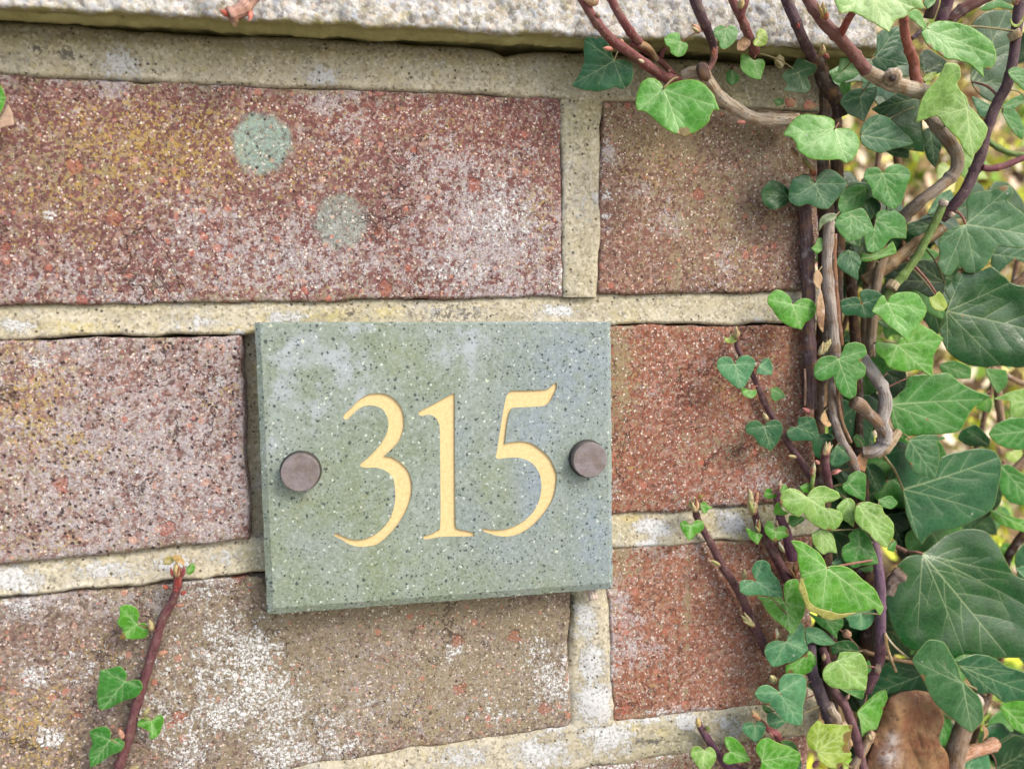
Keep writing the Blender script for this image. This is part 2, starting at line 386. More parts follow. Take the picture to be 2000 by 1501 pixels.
def brick(top, bot, label, seed, stains_a, stains_b, base=(132, 92, 84), h0=0.0, rnd=0.9, amp=4.0, step=4.0, film=0.0, discs=(), extra=None):
    top, bot = np.array(top, float), np.array(bot, float)
    w = np.hypot(*(top[-1] - top[0])); hh = np.hypot(*(bot[0] - top[0]))
    nu, nv = int(w / step), int(hh / step)
    T = resample(ragged(top, amp, seed), n=nu); B = resample(ragged(bot, amp, seed + 1), n=nu)
    L = resample(ragged([top[0], bot[0]], amp, seed + 2), n=nv); Rr = resample(ragged([top[-1], bot[-1]], amp, seed + 3), n=nv)
    u = np.linspace(0, 1, nu)[None, :, None]; v = np.linspace(0, 1, nv)[:, None, None]
    P = (1 - v) * T[None] + v * B[None] + (1 - u) * L[:, None] + u * Rr[:, None] \
        - ((1 - u) * (1 - v) * T[0] + u * (1 - v) * T[-1] + (1 - u) * v * B[0] + u * v * B[-1])
    x, y = P[..., 0], P[..., 1]
    du = np.minimum(u[..., 0], 1 - u[..., 0]) * w * 0.16 + v[..., 0] * 0
    dv = np.minimum(v[..., 0], 1 - v[..., 0]) * hh * 0.16 + u[..., 0] * 0
    rr = rnd * (1 + 0.8 * fbm(x / 70, y / 70, seed + 5, 3))
    def rd(d): q = np.clip(1 - d / rr, 0, 1); return rr * (1 - np.sqrt(np.clip(1 - q * q, 0, 1)))
    h = h0 - np.minimum(rd(du) + rd(dv), 1.4)
    h = h + 0.5 * fbm(x / 170, y / 170, seed + 6, 3) + 0.16 * fbm(x / 16, y / 16, seed + 7, 3)
    pit = np.clip(-vnoise(x / 11, y / 11, seed + 8) - 0.3, 0, 1); h = h - 1.6 * pit
    a = np.stack([np.clip(film + blobs(x, y, stains_a.get('film', [])), 0, 1.3), blobs(x, y, stains_a.get('ochre', [])),
                  blobs(x, y, stains_a.get('white', [])), blobs(x, y, stains_a.get('olive', []))], -1)
    edge = np.minimum(du, dv)
    sm = np.clip(fbm(x / 55, y / 55, seed + 21, 4) * 2.2 + 0.15, 0, 1) * np.exp(-edge / 2.2)
    a[..., 0] = np.clip(a[..., 0] + 1.1 * sm, 0, 1.4)
    a[..., 3] = np.clip(a[..., 3] + 0.9 * np.roll(sm, 40, axis=1), 0, 1.2)
    te = np.zeros_like(x)
    for (cx, cy, r, s) in discs:
        rad = np.hypot(x - cx, (y - cy)) + 11 * fbm(x / 14, y / 14, 91, 4)
        te = np.maximum(te, s * np.clip((r - rad) / 12 + 0.5, 0, 1))
    b = np.stack([blobs(x, y, stains_b.get('red', [])), te, blobs(x, y, stains_b.get('dark_brown', []))], -1)
    if extra is not None: h = h + extra(x, y)
    V = U(x, y, h).reshape(-1, 3)
    idx = np.arange(nu * nv).reshape(nv, nu)
    F = np.stack([idx[:-1, :-1], idx[1:, :-1], idx[1:, 1:], idx[:-1, 1:]], -1).reshape(-1, 4).tolist()
    ring = list(idx[0, :]) + list(idx[1:, -1]) + list(idx[-1, -2::-1]) + list(idx[-2:0:-1, 0])
    back = V[ring].copy(); back[:, 1] = 0.10
    n0 = len(V); m = len(ring)
    V2 = np.concatenate([V, back])
    for i in range(m):
        j = (i + 1) % m
        F.append([ring[i], ring[j], n0 + j, n0 + i])
    F.append([n0 + i for i in range(m)])
    a = a.reshape(-1, 4); b = b.reshape(-1, 3)
    a = np.concatenate([a, a[ring]]); b = np.concatenate([b, b[ring]])
    o_ = link_mesh('brick', V2, F, M_BRICK, wall, label=label, attrs={'stain_a': a, 'stain_b': b})
    o_.color = C(*base)
    return o_

WALL_END = 1592
brick([(-260, 128), (0, 147), (300, 161), (600, 173), (900, 184), (1093, 193)], [(-260, 603), (0, 597), (500, 590), (800, 585), (1099, 579)],
      'purple red brick speckled with orange grains and two round grey green spots', 11,
      {'film': [(950, 470, 150, 130, 1.1), (560, 500, 260, 90, .8), (380, 430, 60, 50, .9), (870, 330, 90, 60, .8), (90, 560, 200, 70, .5), (640, 190, 50, 40, 1), (215, 165, 40, 20, 1), (680, 250, 60, 60, .5)],
       'ochre': [(300, 290, 300, 120, 1.15), (140, 380, 180, 110, .95), (640, 330, 120, 80, .6), (480, 560, 240, 60, .35), (1060, 420, 40, 140, .7), (850, 250, 120, 60, .5), (160, 240, 12, 60, 1.5)],
       'white': [(980, 420, 100, 100, .7), (880, 520, 120, 60, .6), (560, 520, 160, 50, .5), (330, 560, 200, 30, .4), (95, 418, 18, 14, 1.4), (1094, 540, 16, 60, .9)],
       'olive': [(90, 330, 160, 60, .35)]},
      {'red': [(980, 260, 160, 60, 1), (700, 220, 200, 60, .7), (780, 600, 300, 40, .8), (520, 590, 120, 30, 1), (620, 460, 60, 60, .5)]},
      discs=[(512, 280, 58, 1.0), (664, 433, 52, .6)], film=0.16, base=(124, 85, 82))
brick([(1176, 196), (1300, 204), (1450, 212), (WALL_END + 6, 218)], [(1166, 572), (1300, 573), (1450, 571), (WALL_END + 2, 568)],
      'brown brick dusted with olive algae beside the vertical joint', 31,
      {'film': [(1315, 430, 40, 40, 1.1), (1190, 305, 16, 30, 1.4), (1260, 370, 40, 25, .7), (1500, 300, 90, 80, .45), (1420, 520, 30, 60, .7)],
       'ochre': [(1290, 290, 120, 90, .85), (1400, 400, 150, 110, .6), (1440, 530, 120, 60, .5), (1250, 550, 80, 30, .4)],
       'white': [(1186, 385, 14, 12, 1.1), (1184, 420, 14, 12, 1.0), (1420, 530, 10, 40, .6)],
       'olive': [(1300, 250, 140, 70, .8), (1500, 250, 120, 120, .7), (1430, 380, 160, 120, .5)]},
      {'red': [(1230, 480, 80, 90, .8), (1520, 520, 60, 60, .7), (1220, 560, 60, 14, 1.4)], 'dark_brown': [(1570, 250, 90, 110, .35)]}, film=0.0, h0=0.1, base=(130, 100, 86))
brick([(-260, 680), (0, 665), (240, 657), (471, 655)], [(-260, 1136), (0, 1100), (240, 1078), (487, 1053)],
      'lilac grey filmed brick at the left of the plaque', 51,
      {'film': [(250, 900, 400, 300, .85), (430, 1000, 120, 120, .6)],
       'ochre': [(60, 800, 110, 160, 1.0), (20, 700, 100, 60, .9), (130, 880, 90, 60, .9), (80, 1060, 120, 40, .6), (430, 760, 30, 30, .8)],
       'white': [(75, 708, 16, 12, 1.5), (430, 745, 18, 14, 1.2), (300, 960, 300, 120, .35)],
       'olive': [(20, 960, 60, 90, .3)]},
      {'red': [(310, 810, 16, 60, 1.4), (60, 720, 30, 26, 1.2), (240, 750, 40, 30, .8), (350, 745, 50, 30, .9), (260, 1085, 60, 16, 1.2), (470, 660, 14, 60, .9)]}, film=0.20, h0=0.9, rnd=1.1, base=(136, 106, 100))
brick([(540, 652), (800, 646), (1195, 637), (1400, 634), (WALL_END, 631)], [(560, 1050), (800, 1034), (1200, 1004), (1400, 992), (WALL_END, 980)],
      'clean rust red brick to the right of the plaque', 71,
      {'film': [(1500, 945, 70, 40, 1.0), (1270, 790, 60, 40, .4), (1215, 660, 30, 30, .8), (1380, 700, 40, 30, .5)],
       'ochre': [(1215, 720, 40, 110, .9), (1430, 760, 90, 60, .6), (1530, 700, 50, 90, .6), (1230, 900, 40, 60, .5)],
       'white': [(1470, 745, 40, 20, .55), (1205, 960, 12, 30, .7)],
       'olive': [(1210, 720, 30, 120, .9), (1450, 870, 160, 50, .35), (1550, 860, 60, 160, .3)]},
      {'red': [(1350, 850, 200, 160, .8), (1260, 990, 60, 20, 1.3)], 'dark_brown': [(1575, 800, 40, 200, .3)]}, film=-0.12, base=(148, 96, 76))
brick([(-260, 1214), (0, 1168), (240, 1146), (500, 1121), (800, 1098), (1112, 1080)], [(-260, 1640), (0, 1580), (240, 1546), (500, 1510), (800, 1462), (1112, 1416)],
      'taupe brick crusted with white lichen under the plaque', 91,
      {'film': [(760, 1330, 420, 170, .95), (200, 1180, 260, 60, .7), (60, 1350, 120, 120, .5), (620, 1300, 200, 120, .7), (930, 1260, 120, 60, .6)],
       'ochre': [(60, 1430, 130, 120, 1.0), (210, 1270, 60, 60, .6), (810, 1400, 90, 90, .7), (960, 1400, 120, 50, .5)],
       'white': [(540, 1380, 90, 110, .9), (420, 1310, 90, 90, .8), (330, 1400, 90, 90, .7), (640, 1420, 90, 60, .7), (180, 1300, 120, 90, .5), (880, 1270, 30, 20, .9), (970, 1395, 60, 30, .7), (430, 1230, 60, 60, .85), (490, 1270, 70, 60, 1.15), (500, 1340, 60, 80, 1.2), (440, 1390, 90, 50, 1.1), (560, 1470, 90, 50, 1.1), (390, 1150, 70, 30, .85), (100, 1440, 26, 26, 1.5), (65, 1320, 30, 24, 1.3), (370, 1470, 60, 60, .9), (40, 1180, 50, 24, 1.0), (1080, 1330, 60, 80, .9), (350, 1300, 60, 100, .6), (660, 1460, 80, 50, .8), (1050, 1280, 60, 60, .7), (740, 1370, 60, 40, .55), (960, 1360, 90, 40, .45)],
       'olive': [(560, 1210, 120, 40, 1.0), (800, 1190, 260, 50, 1.1), (1030, 1220, 110, 70, .95), (560, 1330, 300, 200, .8), (900, 1330, 300, 150, .85), (520, 1180, 30, 60, .7)]},
      {'red': [(80, 1250, 120, 50, .6), (230, 1210, 50, 90, .4), (120, 1350, 100, 50, .5), (810, 1460, 40, 26, 1.4), (790, 1300, 60, 60, .8), (880, 1350, 60, 30, .9)], 'dark_brown': [(620, 1250, 220, 80, .25), (520, 1140, 14, 40, .6), (930, 1210, 260, 60, .2)]}, film=0.05, base=(128, 114, 102))
brick([(1180, 1068), (1300, 1062), (1450, 1052), (WALL_END - 4, 1042)], [(1196, 1408), (1300, 1398), (1450, 1380), (WALL_END - 14, 1362)],
      'rust brown brick with a grey lichen patch below the pale mortar', 121,
      {'film': [(1240, 1270, 40, 26, 1.3), (1280, 1265, 22, 18, 1.2), (1205, 1180, 34, 60, 1.2), (1215, 1230, 46, 60, 1.1), (1330, 1075, 120, 22, .7), (1190, 1270, 30, 70, 1.2), (1230, 1130, 14, 14, 1)],
       'ochre': [(1200, 1150, 20, 90, .6), (1270, 1340, 40, 30, .4)],
       'white': [(1185, 1300, 18, 70, 1.0), (1230, 1250, 30, 20, .5), (1300, 1390, 60, 12, .8)],
       'olive': [(1210, 1090, 40, 40, .7), (1560, 1250, 60, 150, .4)]},
      {'red': [(1350, 1280, 170, 120, .65), (1400, 1120, 90, 60, .5), (1278, 1238, 12, 10, 1.6)], 'dark_brown': [(1530, 1240, 60, 160, .4)]}, film=-0.10, base=(152, 102, 80))
brick([(-260, 1730), (200, 1650), (760, 1556), (760 + 90, 1540)], [(-260, 2150), (200, 2060), (760, 1950), (850, 1930)], 'brick of the lowest course in view', 141, {'film': [(300, 1700, 300, 200, .6)]}, {}, step=8)
brick([(930, 1530), (1200, 1487), (1400, 1456), (WALL_END - 16, 1430)], [(930, 1920), (1200, 1860), (1400, 1820), (WALL_END - 16, 1780)], 'brick of the lowest course nearest the ivy', 161, {'white': [(1150, 1500, 200, 60, .8)], 'film': [(1200, 1550, 200, 200, .7)], 'olive': [(1300, 1500, 200, 60, .6)]}, {}, step=6)

# ------------------------------------------------------------------ mortar: ribbons with a weathered profile
MV, MF, MA = [], [], []
def ribbon(top, bot, seed, prof, stains, amp=4.0, step=4.0, rows=22):
    top, bot = np.array(top, float), np.array(bot, float)
    n = int(np.hypot(*(top[-1] - top[0])) / step)
    T = resample(ragged(top, amp, seed), n=n); B = resample(ragged(bot, amp, seed + 1), n=n)
    v = np.linspace(0, 1, rows)[:, None]
    P = (1 - v)[..., None] * T[None] + v[..., None] * B[None]
    x, y = P[..., 0], P[..., 1]
    hp = np.interp(v[:, 0], [p[0] for p in prof], [p[1] for p in prof])[:, None] + 0 * x
    h = hp + 0.6 * fbm(x / 90, y / 60, seed + 3, 3) + 0.28 * fbm(x / 16, y / 16, seed + 4, 3)
    pit = np.clip(-vnoise(x / 10, y / 10, seed + 8) - 0.34, 0, 1); h = h - 1.6 * pit
    V = U(x, y, h).reshape(-1, 3)
    tb = V[:n].copy(); tb[:, 1] = 0.03; bb = V[-n:].copy(); bb[:, 1] = 0.03
    o = len(MV) and sum(len(q) for q in MV) or 0
    a = np.stack([blobs(x, y, stains.get('white', [])), blobs(x, y, stains.get('yellow', [])), blobs(x, y, stains.get('dark', [])), blobs(x, y, stains.get('green', []))], -1).reshape(-1, 4)
    V = np.concatenate([tb, V, bb]); a = np.concatenate([a[:n], a, a[-n:]])
    idx = np.arange(n * (rows + 2)).reshape(rows + 2, n) + o
    F = np.stack([idx[:-1, :-1], idx[1:, :-1], idx[1:, 1:], idx[:-1, 1:]], -1).reshape(-1, 4)
    MV.append(V); MF.append(F); MA.append(a)

WEATH = [(0, -2.0), (.12, -1.3), (.4, -.7), (.75, -.2), (.93, 0.4), (1, -.5)]
ribbon([(-260, 34), (0, 42), (150, 50), (200, 58), (300, 62), (420, 70), (520, 73), (640, 76), (780, 86), (850, 90), (960, 98), (985, 108), (1020, 102), (1130, 103), (1300, 116), (1480, 126), (1600, 136)],
       [(-260, 131), (0, 146), (300, 160), (600, 172), (900, 184), (1093, 194), (1176, 198), (1300, 205), (1450, 212), (1600, 219)], 201,
       [(0, -1.0), (.06, .2), (.3, .5), (.7, .3), (.93, .3), (1, -.8)],
       {'white': [(240, 128, 60, 40, 1.0), (225, 112, 30, 20, 1), (625, 150, 40, 26, 1.1), (860, 130, 50, 40, .4), (20, 120, 40, 20, .6)],
        'yellow': [(100, 110, 160, 50, .5), (760, 145, 60, 20, .6), (330, 110, 160, 40, .5)],
        'dark': [(70, 95, 16, 10, 1.4), (130, 108, 26, 14, 1.3), (640, 125, 40, 12, .6), (1400, 160, 200, 40, .5)],
        'green': [(-100, 50, 300, 28, .8), (200, 75, 300, 22, .9), (560, 95, 300, 26, .9), (900, 115, 240, 24, .7), (1130, 150, 120, 60, .7), (1400, 160, 220, 70, 1.0)]}, amp=3, rows=26)
ribbon([(-260, 600), (0, 595), (500, 588), (800, 583), (1099, 577), (1166, 570), (1300, 571), (1450, 569), (1600, 566)],
       [(-260, 680), (0, 663), (240, 655), (471, 652), (600, 650), (800, 645), (1195, 636), (1400, 633), (1600, 630)], 211, WEATH,
       {'white': [(40, 635, 60, 16, .9), (400, 630, 60, 20, .8), (560, 620, 60, 20, .8), (1090, 605, 60, 14, 1.1), (860, 608, 100, 14, .6), (470, 648, 20, 14, .9), (1480, 625, 12, 8, 1)],
        'yellow': [(150, 640, 160, 20, .9), (480, 650, 60, 16, 1.2), (660, 615, 100, 16, 1.0), (760, 610, 40, 14, 1.2), (1230, 630, 60, 30, .7)],
        'dark': [(880, 612, 90, 26, 1.0), (690, 612, 26, 14, .9), (960, 618, 60, 14, .6)],
        'green': [(300, 598, 400, 16, .5), (1300, 590, 200, 26, .45), (660, 618, 120, 16, .5)]})
ribbon([(1092, 190), (1098, 300), (1101, 420), (1099, 580)], [(1177, 190), (1172, 300), (1174, 400), (1180, 440), (1170, 500), (1164, 580)], 221,
       [(0, -.5), (.1, .1), (.5, .4), (.9, .2), (1, -.7)],
       {'white': [(1140, 400, 26, 90, .5), (1165, 385, 20, 20, .8)], 'yellow': [(1115, 480, 20, 80, .6), (1180, 430, 12, 40, .9)], 'dark': [(1140, 430, 20, 30, .6)], 'green': [(1135, 220, 60, 70, .9), (1140, 540, 50, 60, .4)]})
ribbon([(-260, 1132), (0, 1096), (240, 1074), (487, 1050), (560, 1046), (800, 1030), (1200, 1001), (1400, 989), (1600, 977)],
       [(-260, 1216), (0, 1165), (240, 1143), (500, 1118), (800, 1100), (1112, 1082), (1180, 1070), (1300, 1064), (1450, 1054), (1600, 1044)], 231,
       [(0, -2.2), (.15, -1.3), (.35, -.5), (.8, 0.2), (.95, .7), (1, -.4)],
       {'white': [(30, 1130, 60, 30, 1.2), (200, 1110, 120, 22, .9), (330, 1098, 80, 20, 1.0), (440, 1085, 60, 20, .8), (1280, 1030, 46, 22, 1.3), (1265, 1060, 26, 14, 1.1), (1430, 1015, 36, 26, 1.2), (10, 1180, 40, 20, 1.2)],
        'yellow': [(90, 1110, 60, 30, .7), (1235, 1010, 30, 16, 1), (1375, 1025, 24, 26, 1.0), (260, 1090, 60, 20, .5)],
        'dark': [(1300, 1030, 30, 16, .6), (1430, 1025, 26, 20, .7)], 'green': [(490, 1090, 40, 40, .7), (1215, 1030, 30, 40, .7), (1500, 1010, 120, 40, .8)]}, amp=4)
ribbon([(474, 640), (480, 800), (487, 1060)], [(548, 640), (556, 800), (566, 1060)], 241, [(0, -6.5), (.2, -5.5), (.6, -4.0), (1, -3.6)], {'green': [(500, 850, 60, 260, .6)], 'yellow': [(505, 760, 20, 120, .7)], 'white': [(500, 660, 26, 20, 1.0), (505, 1080, 30, 60, .6)]})
ribbon([(1111, 1074), (1116, 1200), (1108, 1300), (1112, 1424)], [(1190, 1062), (1192, 1200), (1196, 1300), (1204, 1414)], 251, [(0, -1.6), (.12, -.3), (.5, .5), (.85, .4), (1, -.8)],
       {'white': [(1145, 1210, 24, 60, 1.0), (1155, 1300, 30, 50, 1.3), (1160, 1370, 40, 50, 1.4)], 'green': [(1125, 1190, 20, 60, .8)], 'dark': [(1120, 1240, 10, 40, .6), (1118, 1170, 14, 14, 1.2)]})
ribbon([(-260, 1636), (0, 1576), (240, 1542), (500, 1506), (800, 1458), (1112, 1413), (1196, 1405), (1300, 1395), (1450, 1377), (1600, 1358)],
       [(-260, 1732), (200, 1652), (760, 1558), (1200, 1489), (1400, 1458), (1600, 1428)], 261, [(0, -.7), (.15, .0), (.5, .3), (.9, .4), (1, -.5)],
       {'white': [(1090, 1400, 40, 40, 1.2), (1190, 1440, 60, 40, 1.2), (1340, 1410, 22, 22, 1.4), (1060, 1470, 80, 40, 1.0), (900, 1480, 80, 30, .8), (1260, 1400, 60, 16, .9), (1420, 1420, 40, 30, .8)],
        'yellow': [(1235, 1420, 16, 10, 1.6), (1290, 1430, 18, 10, 1.4), (720, 1500, 60, 26, .6)], 'dark': [(1270, 1447, 50, 8, 1.3), (950, 1480, 60, 20, .7)], 'green': [(1300, 1450, 160, 40, .7), (1500, 1420, 100, 60, .8)]}, amp=5)
ribbon([(848, 1540), (850, 1930)], [(932, 1530), (932, 1920)], 271, [(0, -2), (.5, .2), (1, -2)], {}, step=8)
MFa = np.concatenate(MF)
link_mesh('mortar', np.concatenate(MV), MFa, M_MORTAR, wall, attrs={'stain_a': np.concatenate(MA)})

# solid inside of the wall, and what continues out of the picture
def box_mesh(name, x0, x1, y0, y1, z0, z1, mat, parent=None, **kw):
    v = [(x, y, z) for x in (x0, x1) for y in (y0, y1) for z in (z0, z1)]
    f = [(0, 1, 3, 2), (4, 6, 7, 5), (0, 4, 5, 1), (2, 3, 7, 6), (0, 2, 6, 4), (1, 5, 7, 3)]
    return link_mesh(name, v, f, mat, parent, smooth=False, **kw)
XE = float(U(WALL_END, 800, 0)[0]) - 0.004
ZT = float(U(900, 60, 0)[2])
ZG = -0.95
box_mesh('wall_core', -1.2, XE, 0.012, 0.215, ZG - 0.02, ZT + 0.001, M_CORE, wall)

# ------------------------------------------------------------------ coping stone (rounded lower arris, overhanging)
def coping():
    xs = np.linspace(-330, 1712, 512)
    lip = np.interp(xs, [-330, 0, 300, 600, 900, 1100, 1400, 1560, 1712], [2, 16, 31, 48, 62, 71, 84, 90, 97]) + 5 * fbm(xs / 40, xs * 0, 301, 4)
    rows = []
    A = []
    for k, (dy, hm) in enumerate([(-420, 13.5)] + [(-d, 13.5) for d in range(240, 6, -5)] + [(-6, 13.3), (-2, 12.8), (1, 12.0), (3, 11.0)]):
        y = lip + dy
        hh = hm + 1.6 * fbm(xs / 60, y / 60, 303, 4) + 0.7 * fbm(xs / 14, y / 14, 305, 3)
        rows.append(U(xs, y, hh)); A.append(np.stack([np.clip(0.55 + dy / 26 + 0.5 * fbm(xs / 80, y / 30, 307, 3), 0, 1), 0 * xs], -1))
    base = rows[-1]
    zlow = base[:, 2]
    for hq, dz in ((10.6, -.0004), (10.0, -.0009), (9.4, -.0013), (8.8, -.0016), (8.3, -.0017), (7.8, -.0014), (7.4, -.0006), (7.0, .0002), (6.5, .0010), (5, .0013), (2.5, .0015), (0, .0017), (-6, .0018), (-30, .0019)):
        r = base.copy(); r[:, 1] = -hq * 0.001 + 0.0006 * fbm(xs / 30, xs * 0 + hq, 311, 3)
        r[:, 2] = zlow + dz + 0.0006 * fbm(xs / 40, xs * 0 + hq, 309, 3)
        rows.append(r); A.append(np.stack([np.ones_like(xs), 0 * xs], -1))
    n = len(xs); V = np.concatenate(rows); A = np.concatenate(A); m = len(rows)
    idx = np.arange(n * m).reshape(m, n)
    F = np.stack([idx[:-1, :-1], idx[1:, :-1], idx[1:, 1:], idx[:-1, 1:]], -1).reshape(-1, 4).tolist()
    # back, top and ends
    top = V[:n].copy(); top[:, 1] = 0.23; o = len(V)
    bl = V[-n:].copy(); bl[:, 1] = 0.23
    V = np.concatenate([V, top, bl]); A = np.concatenate([A, A[:n], A[-n:]])
    for i in range(n - 1):
        F.append([idx[0, i], idx[0, i + 1], o + i + 1, o + i])
        F.append([o + i, o + i + 1, o + n + i + 1, o + n + i])
        F.append([idx[-1, i + 1], idx[-1, i], o + n + i, o + n + i + 1])
    F.append([int(v) for v in idx[:, -1]] + [o + n + n - 1, o + n - 1])
    F.append([int(v) for v in idx[::-1, 0]] + [o, o + n])
    link_mesh('coping_stone', V, F, M_COPING, wall, attrs={'stain_a': A})
coping()

# ================================================================== the house number plaque
def slate_material():
    g = G('slate'); g.obj()
    pale, blue, green, _ = g.attr('stain_a')
    n1 = g.noise(60, 4); n2 = g.noise(300, 5, 0.6); n3 = g.noise(1350, 4, 0.75); n4 = g.noise(700, 5, 0.7)
    c = g.mix(g.step(n1, 0.36, 0.64), C(130, 143, 122), C(144, 156, 146))
    c = g.mix(g.math('MULTIPLY', blue, g.step(n2, 0.3, 0.6, .4, 1.)), c, C(138, 152, 164))
    c = g.mix(g.math('MULTIPLY', green, g.step(n2, 0.35, 0.65, .2, .9)), c, C(132, 140, 98))
    pl = g.step(g.math('ADD', g.noise(150, 5, 0.6), g.math('MULTIPLY', pale, 0.36)), 0.62, 0.86)
    wt = g.noise(260, 6, 0.75)
    c = g.mix(g.math('MULTIPLY', pl, g.step(wt, .3, .6, .35, .85)), c, C(176, 184, 192))
    c = g.mix(g.step(n3, 0.52, 0.68, 0, 0.7), c, C(180, 190, 184))
    c = g.mix(g.step(n3, 0.47, 0.30, 0, 0.75), c, C(78, 92, 86))
    c = g.mix(g.step(n4, 0.52, 0.68, 0, 0.45), c, C(162, 172, 168))
    c = g.mix(g.step(n4, 0.47, 0.34, 0, 0.4), c, C(104, 118, 104))
    # dark and light chips
    wz = g.t.nodes.new('ShaderNodeTexNoise'); wz.inputs['Scale'].default_value = 1300; wz.inputs['Detail'].default_value = 2; g.put(wz.inputs['Vector'], g.vec)
    ws = g.t.nodes.new('ShaderNodeVectorMath'); ws.operation = 'SCALE'; ws.inputs['Scale'].default_value = 0.0009; g.put(ws.inputs[0], wz.outputs['Color'])
    wa = g.t.nodes.new('ShaderNodeVectorMath'); wa.operation = 'ADD'; g.put(wa.inputs[0], g.vec); g.put(wa.inputs[1], ws.outputs[0])
    for sc, lo, ch, col, sz in ((400, 0.88, 0, C(50, 62, 62), 0.23), (700, 0.86, 1, C(50, 60, 62), 0.30), (1200, 0.80, 2, C(62, 74, 74), 0.36), (380, 0.96, 1, C(206, 214, 190), 0.24), (680, 0.94, 2, C(214, 218, 208), 0.26), (900, 0.92, 0, C(204, 212, 206), 0.3)):
        mp = g.t.nodes.new('ShaderNodeMapping'); mp.inputs['Rotation'].default_value = (0.2 * sc, 0.6, sc * 0.11)
        g.put(mp.inputs[0], wa.outputs[0])
        dv = g.t.nodes.new('ShaderNodeTexVoronoi'); dv.distance = 'MANHATTAN'; dv.inputs['Scale'].default_value = sc
        g.put(dv.inputs['Vector'], mp.outputs[0])
        ks = g.sep(dv.outputs['Color'])
        k = g.math('MULTIPLY', g.step(ks[ch], lo, lo + 0.01), g.step(dv.outputs['Distance'], sz * 1.5, sz * 1.5 - 0.1))
        c = g.mix(g.math('MULTIPLY', k, 0.88), c, col)
    h = g.math('ADD', g.math('MULTIPLY', n3, 0.4), g.math('MULTIPLY', n4, 0.4))
    return g.done(c, 0.62, g.bump(h, 0.00012, 0.8), 0.35)
def gold_material():
    g = G('gold_paint'); g.obj()
    n = g.noise(900, 4, 0.6)
    c = g.mix(g.step(n, 0.3, 0.7), C(222, 192, 136), C(234, 208, 154))
    k = g.math('MULTIPLY', g.step(g.sep(g.vor(420, 'Color'))[0], 0.95, 0.96), g.step(g.vor(420, 'Distance'), 0.2, 0.1))
    c = g.mix(k, c, C(150, 120, 60))
    wr = g.step(g.noise(140, 6, 0.7), 0.56, 0.72)
    c = g.mix(g.math('MULTIPLY', wr, 0.30), c, C(206, 168, 104))
    return g.done(c, 0.5, g.bump(n, 0.00008, 0.6), 0.35)
def bronze_material():
    g = G('bronze'); g.obj(True)
    n = g.noise(260, 4, 0.6); n2 = g.noise(1400, 4, 0.65)
    c = g.mix(g.step(n, 0.35, 0.65), C(116, 104, 100), C(138, 130, 132))
    c = g.mix(g.step(n2, 0.52, 0.72, 0, 0.6), c, C(160, 140, 120))
    c = g.mix(g.step(n2, 0.45, 0.30, 0, 0.5), c, C(92, 78, 82))
    return g.done(c, 0.5, g.bump(n2, 0.00012, 0.7), 0.5, metal=0.15)
gr_ = G('shade_ring'); gr_.obj(); M_SHADE_RING = gr_.done(gr_.mix(gr_.noise(900, 4), C(44, 44, 42), C(76, 74, 66)), 0.7)
M_SLATE, M_GOLD, M_BRONZE = slate_material(), gold_material(), bronze_material()

HF, HC, HE = 9.0, 8.0, 0.8           # front face, outer arris, back (mm off the wall)
NUM = {
 'three': [(670,815),(671,810),(686,796),(702,780),(720,770),(736,767.5),(756,770),(774,782),(786,800),(790,822),(788,840),(780,860),(764,878),(750.5,889.4),(768,893),(787.6,906.7),(801,926),(805,953.5),(800,980.6),(787.6,1007.7),(768,1035),(741,1059.5),(721,1066),(701,1067),(684,1063),(667,1053),(653.5,1046),(656,1040),(672,1047),(691.5,1053),(711,1052),(733.4,1042),(753,1025),(765.5,1003),(771.6,978),(771.6,953.5),(766.7,931),(753,919),(736,913),(716,913),(704,910),(706,903),(717,895),(734,878),(748,860),(757,840),(758,820),(750,802),(738,794),(722,791),(708,794),(694,804),(682,816),(674,819)],
 'one': [(816.5,806),(825,800),(856.6,783),(885,767.6),(888.5,769),(888.5,830),(889,940),(890,1022.5),(893,1030),(900,1034),(913,1036),(927,1040.5),(927,1046),(908,1047),(881,1047),(857,1048.5),(830,1053),(826,1049.6),(828,1046),(842,1042),(855,1035),(860,1022.5),(860,937),(859,840),(856.6,826.5),(850,815),(838.5,809.5),(822.6,812)],
 'five': [(1083,748),(1087,746.5),(1087.6,756),(1082,770),(1075,783),(1065,791),(1049,793.6),(1001,796),(998,799),(992.5,817),(986,866),(1004,862.5),(1022,861.6),(1040,866),(1058,878.6),(1074,894),(1085,917),(1088,930),(1087,943.6),(1083,966),(1071,990.5),(1051,1015),(1031.6,1032),(1012,1042.5),(992,1047),(972.5,1046),(955,1041),(943,1036),(943.5,1030.5),(960,1033.6),(982,1033.6),(1004.5,1027),(1026.7,1014),(1044,995),(1054,973),(1057.5,948.6),(1054,926),(1044,909),(1029,898),(1009.5,893),(987,894),(972.5,895.6),(967.6,890.7),(970,884.5),(972,872),(979,826),(987,781),(992.5,767.6),(1001.6,762.6),(1026.5,762),(1056,761),(1069.5,759.5),(1076,755)],
}
SHARP = {'three': [13], 'one': [4, 3], 'five': [8, 10]}
def smooth_outline(p, sharp=()):
    p = np.array(p, float); n = len(p); out = []
    for i in range(n):
        a, b, c, d = p[(i - 1) % n], p[i], p[(i + 1) % n], p[(i + 2) % n]
        if i in sharp: a = 2 * b - c if True else a
        if (i + 1) % n in sharp: d = 2 * c - b
        L = np.hypot(*(c - b)); k = max(1, int(L / 3))
        for j in range(k):
            t = j / k
            out.append(0.5 * (2 * b + (c - a) * t + (2 * a - 5 * b + 4 * c - d) * t * t + (3 * b - a - 3 * c + d) * t ** 3))
    return np.array(out)

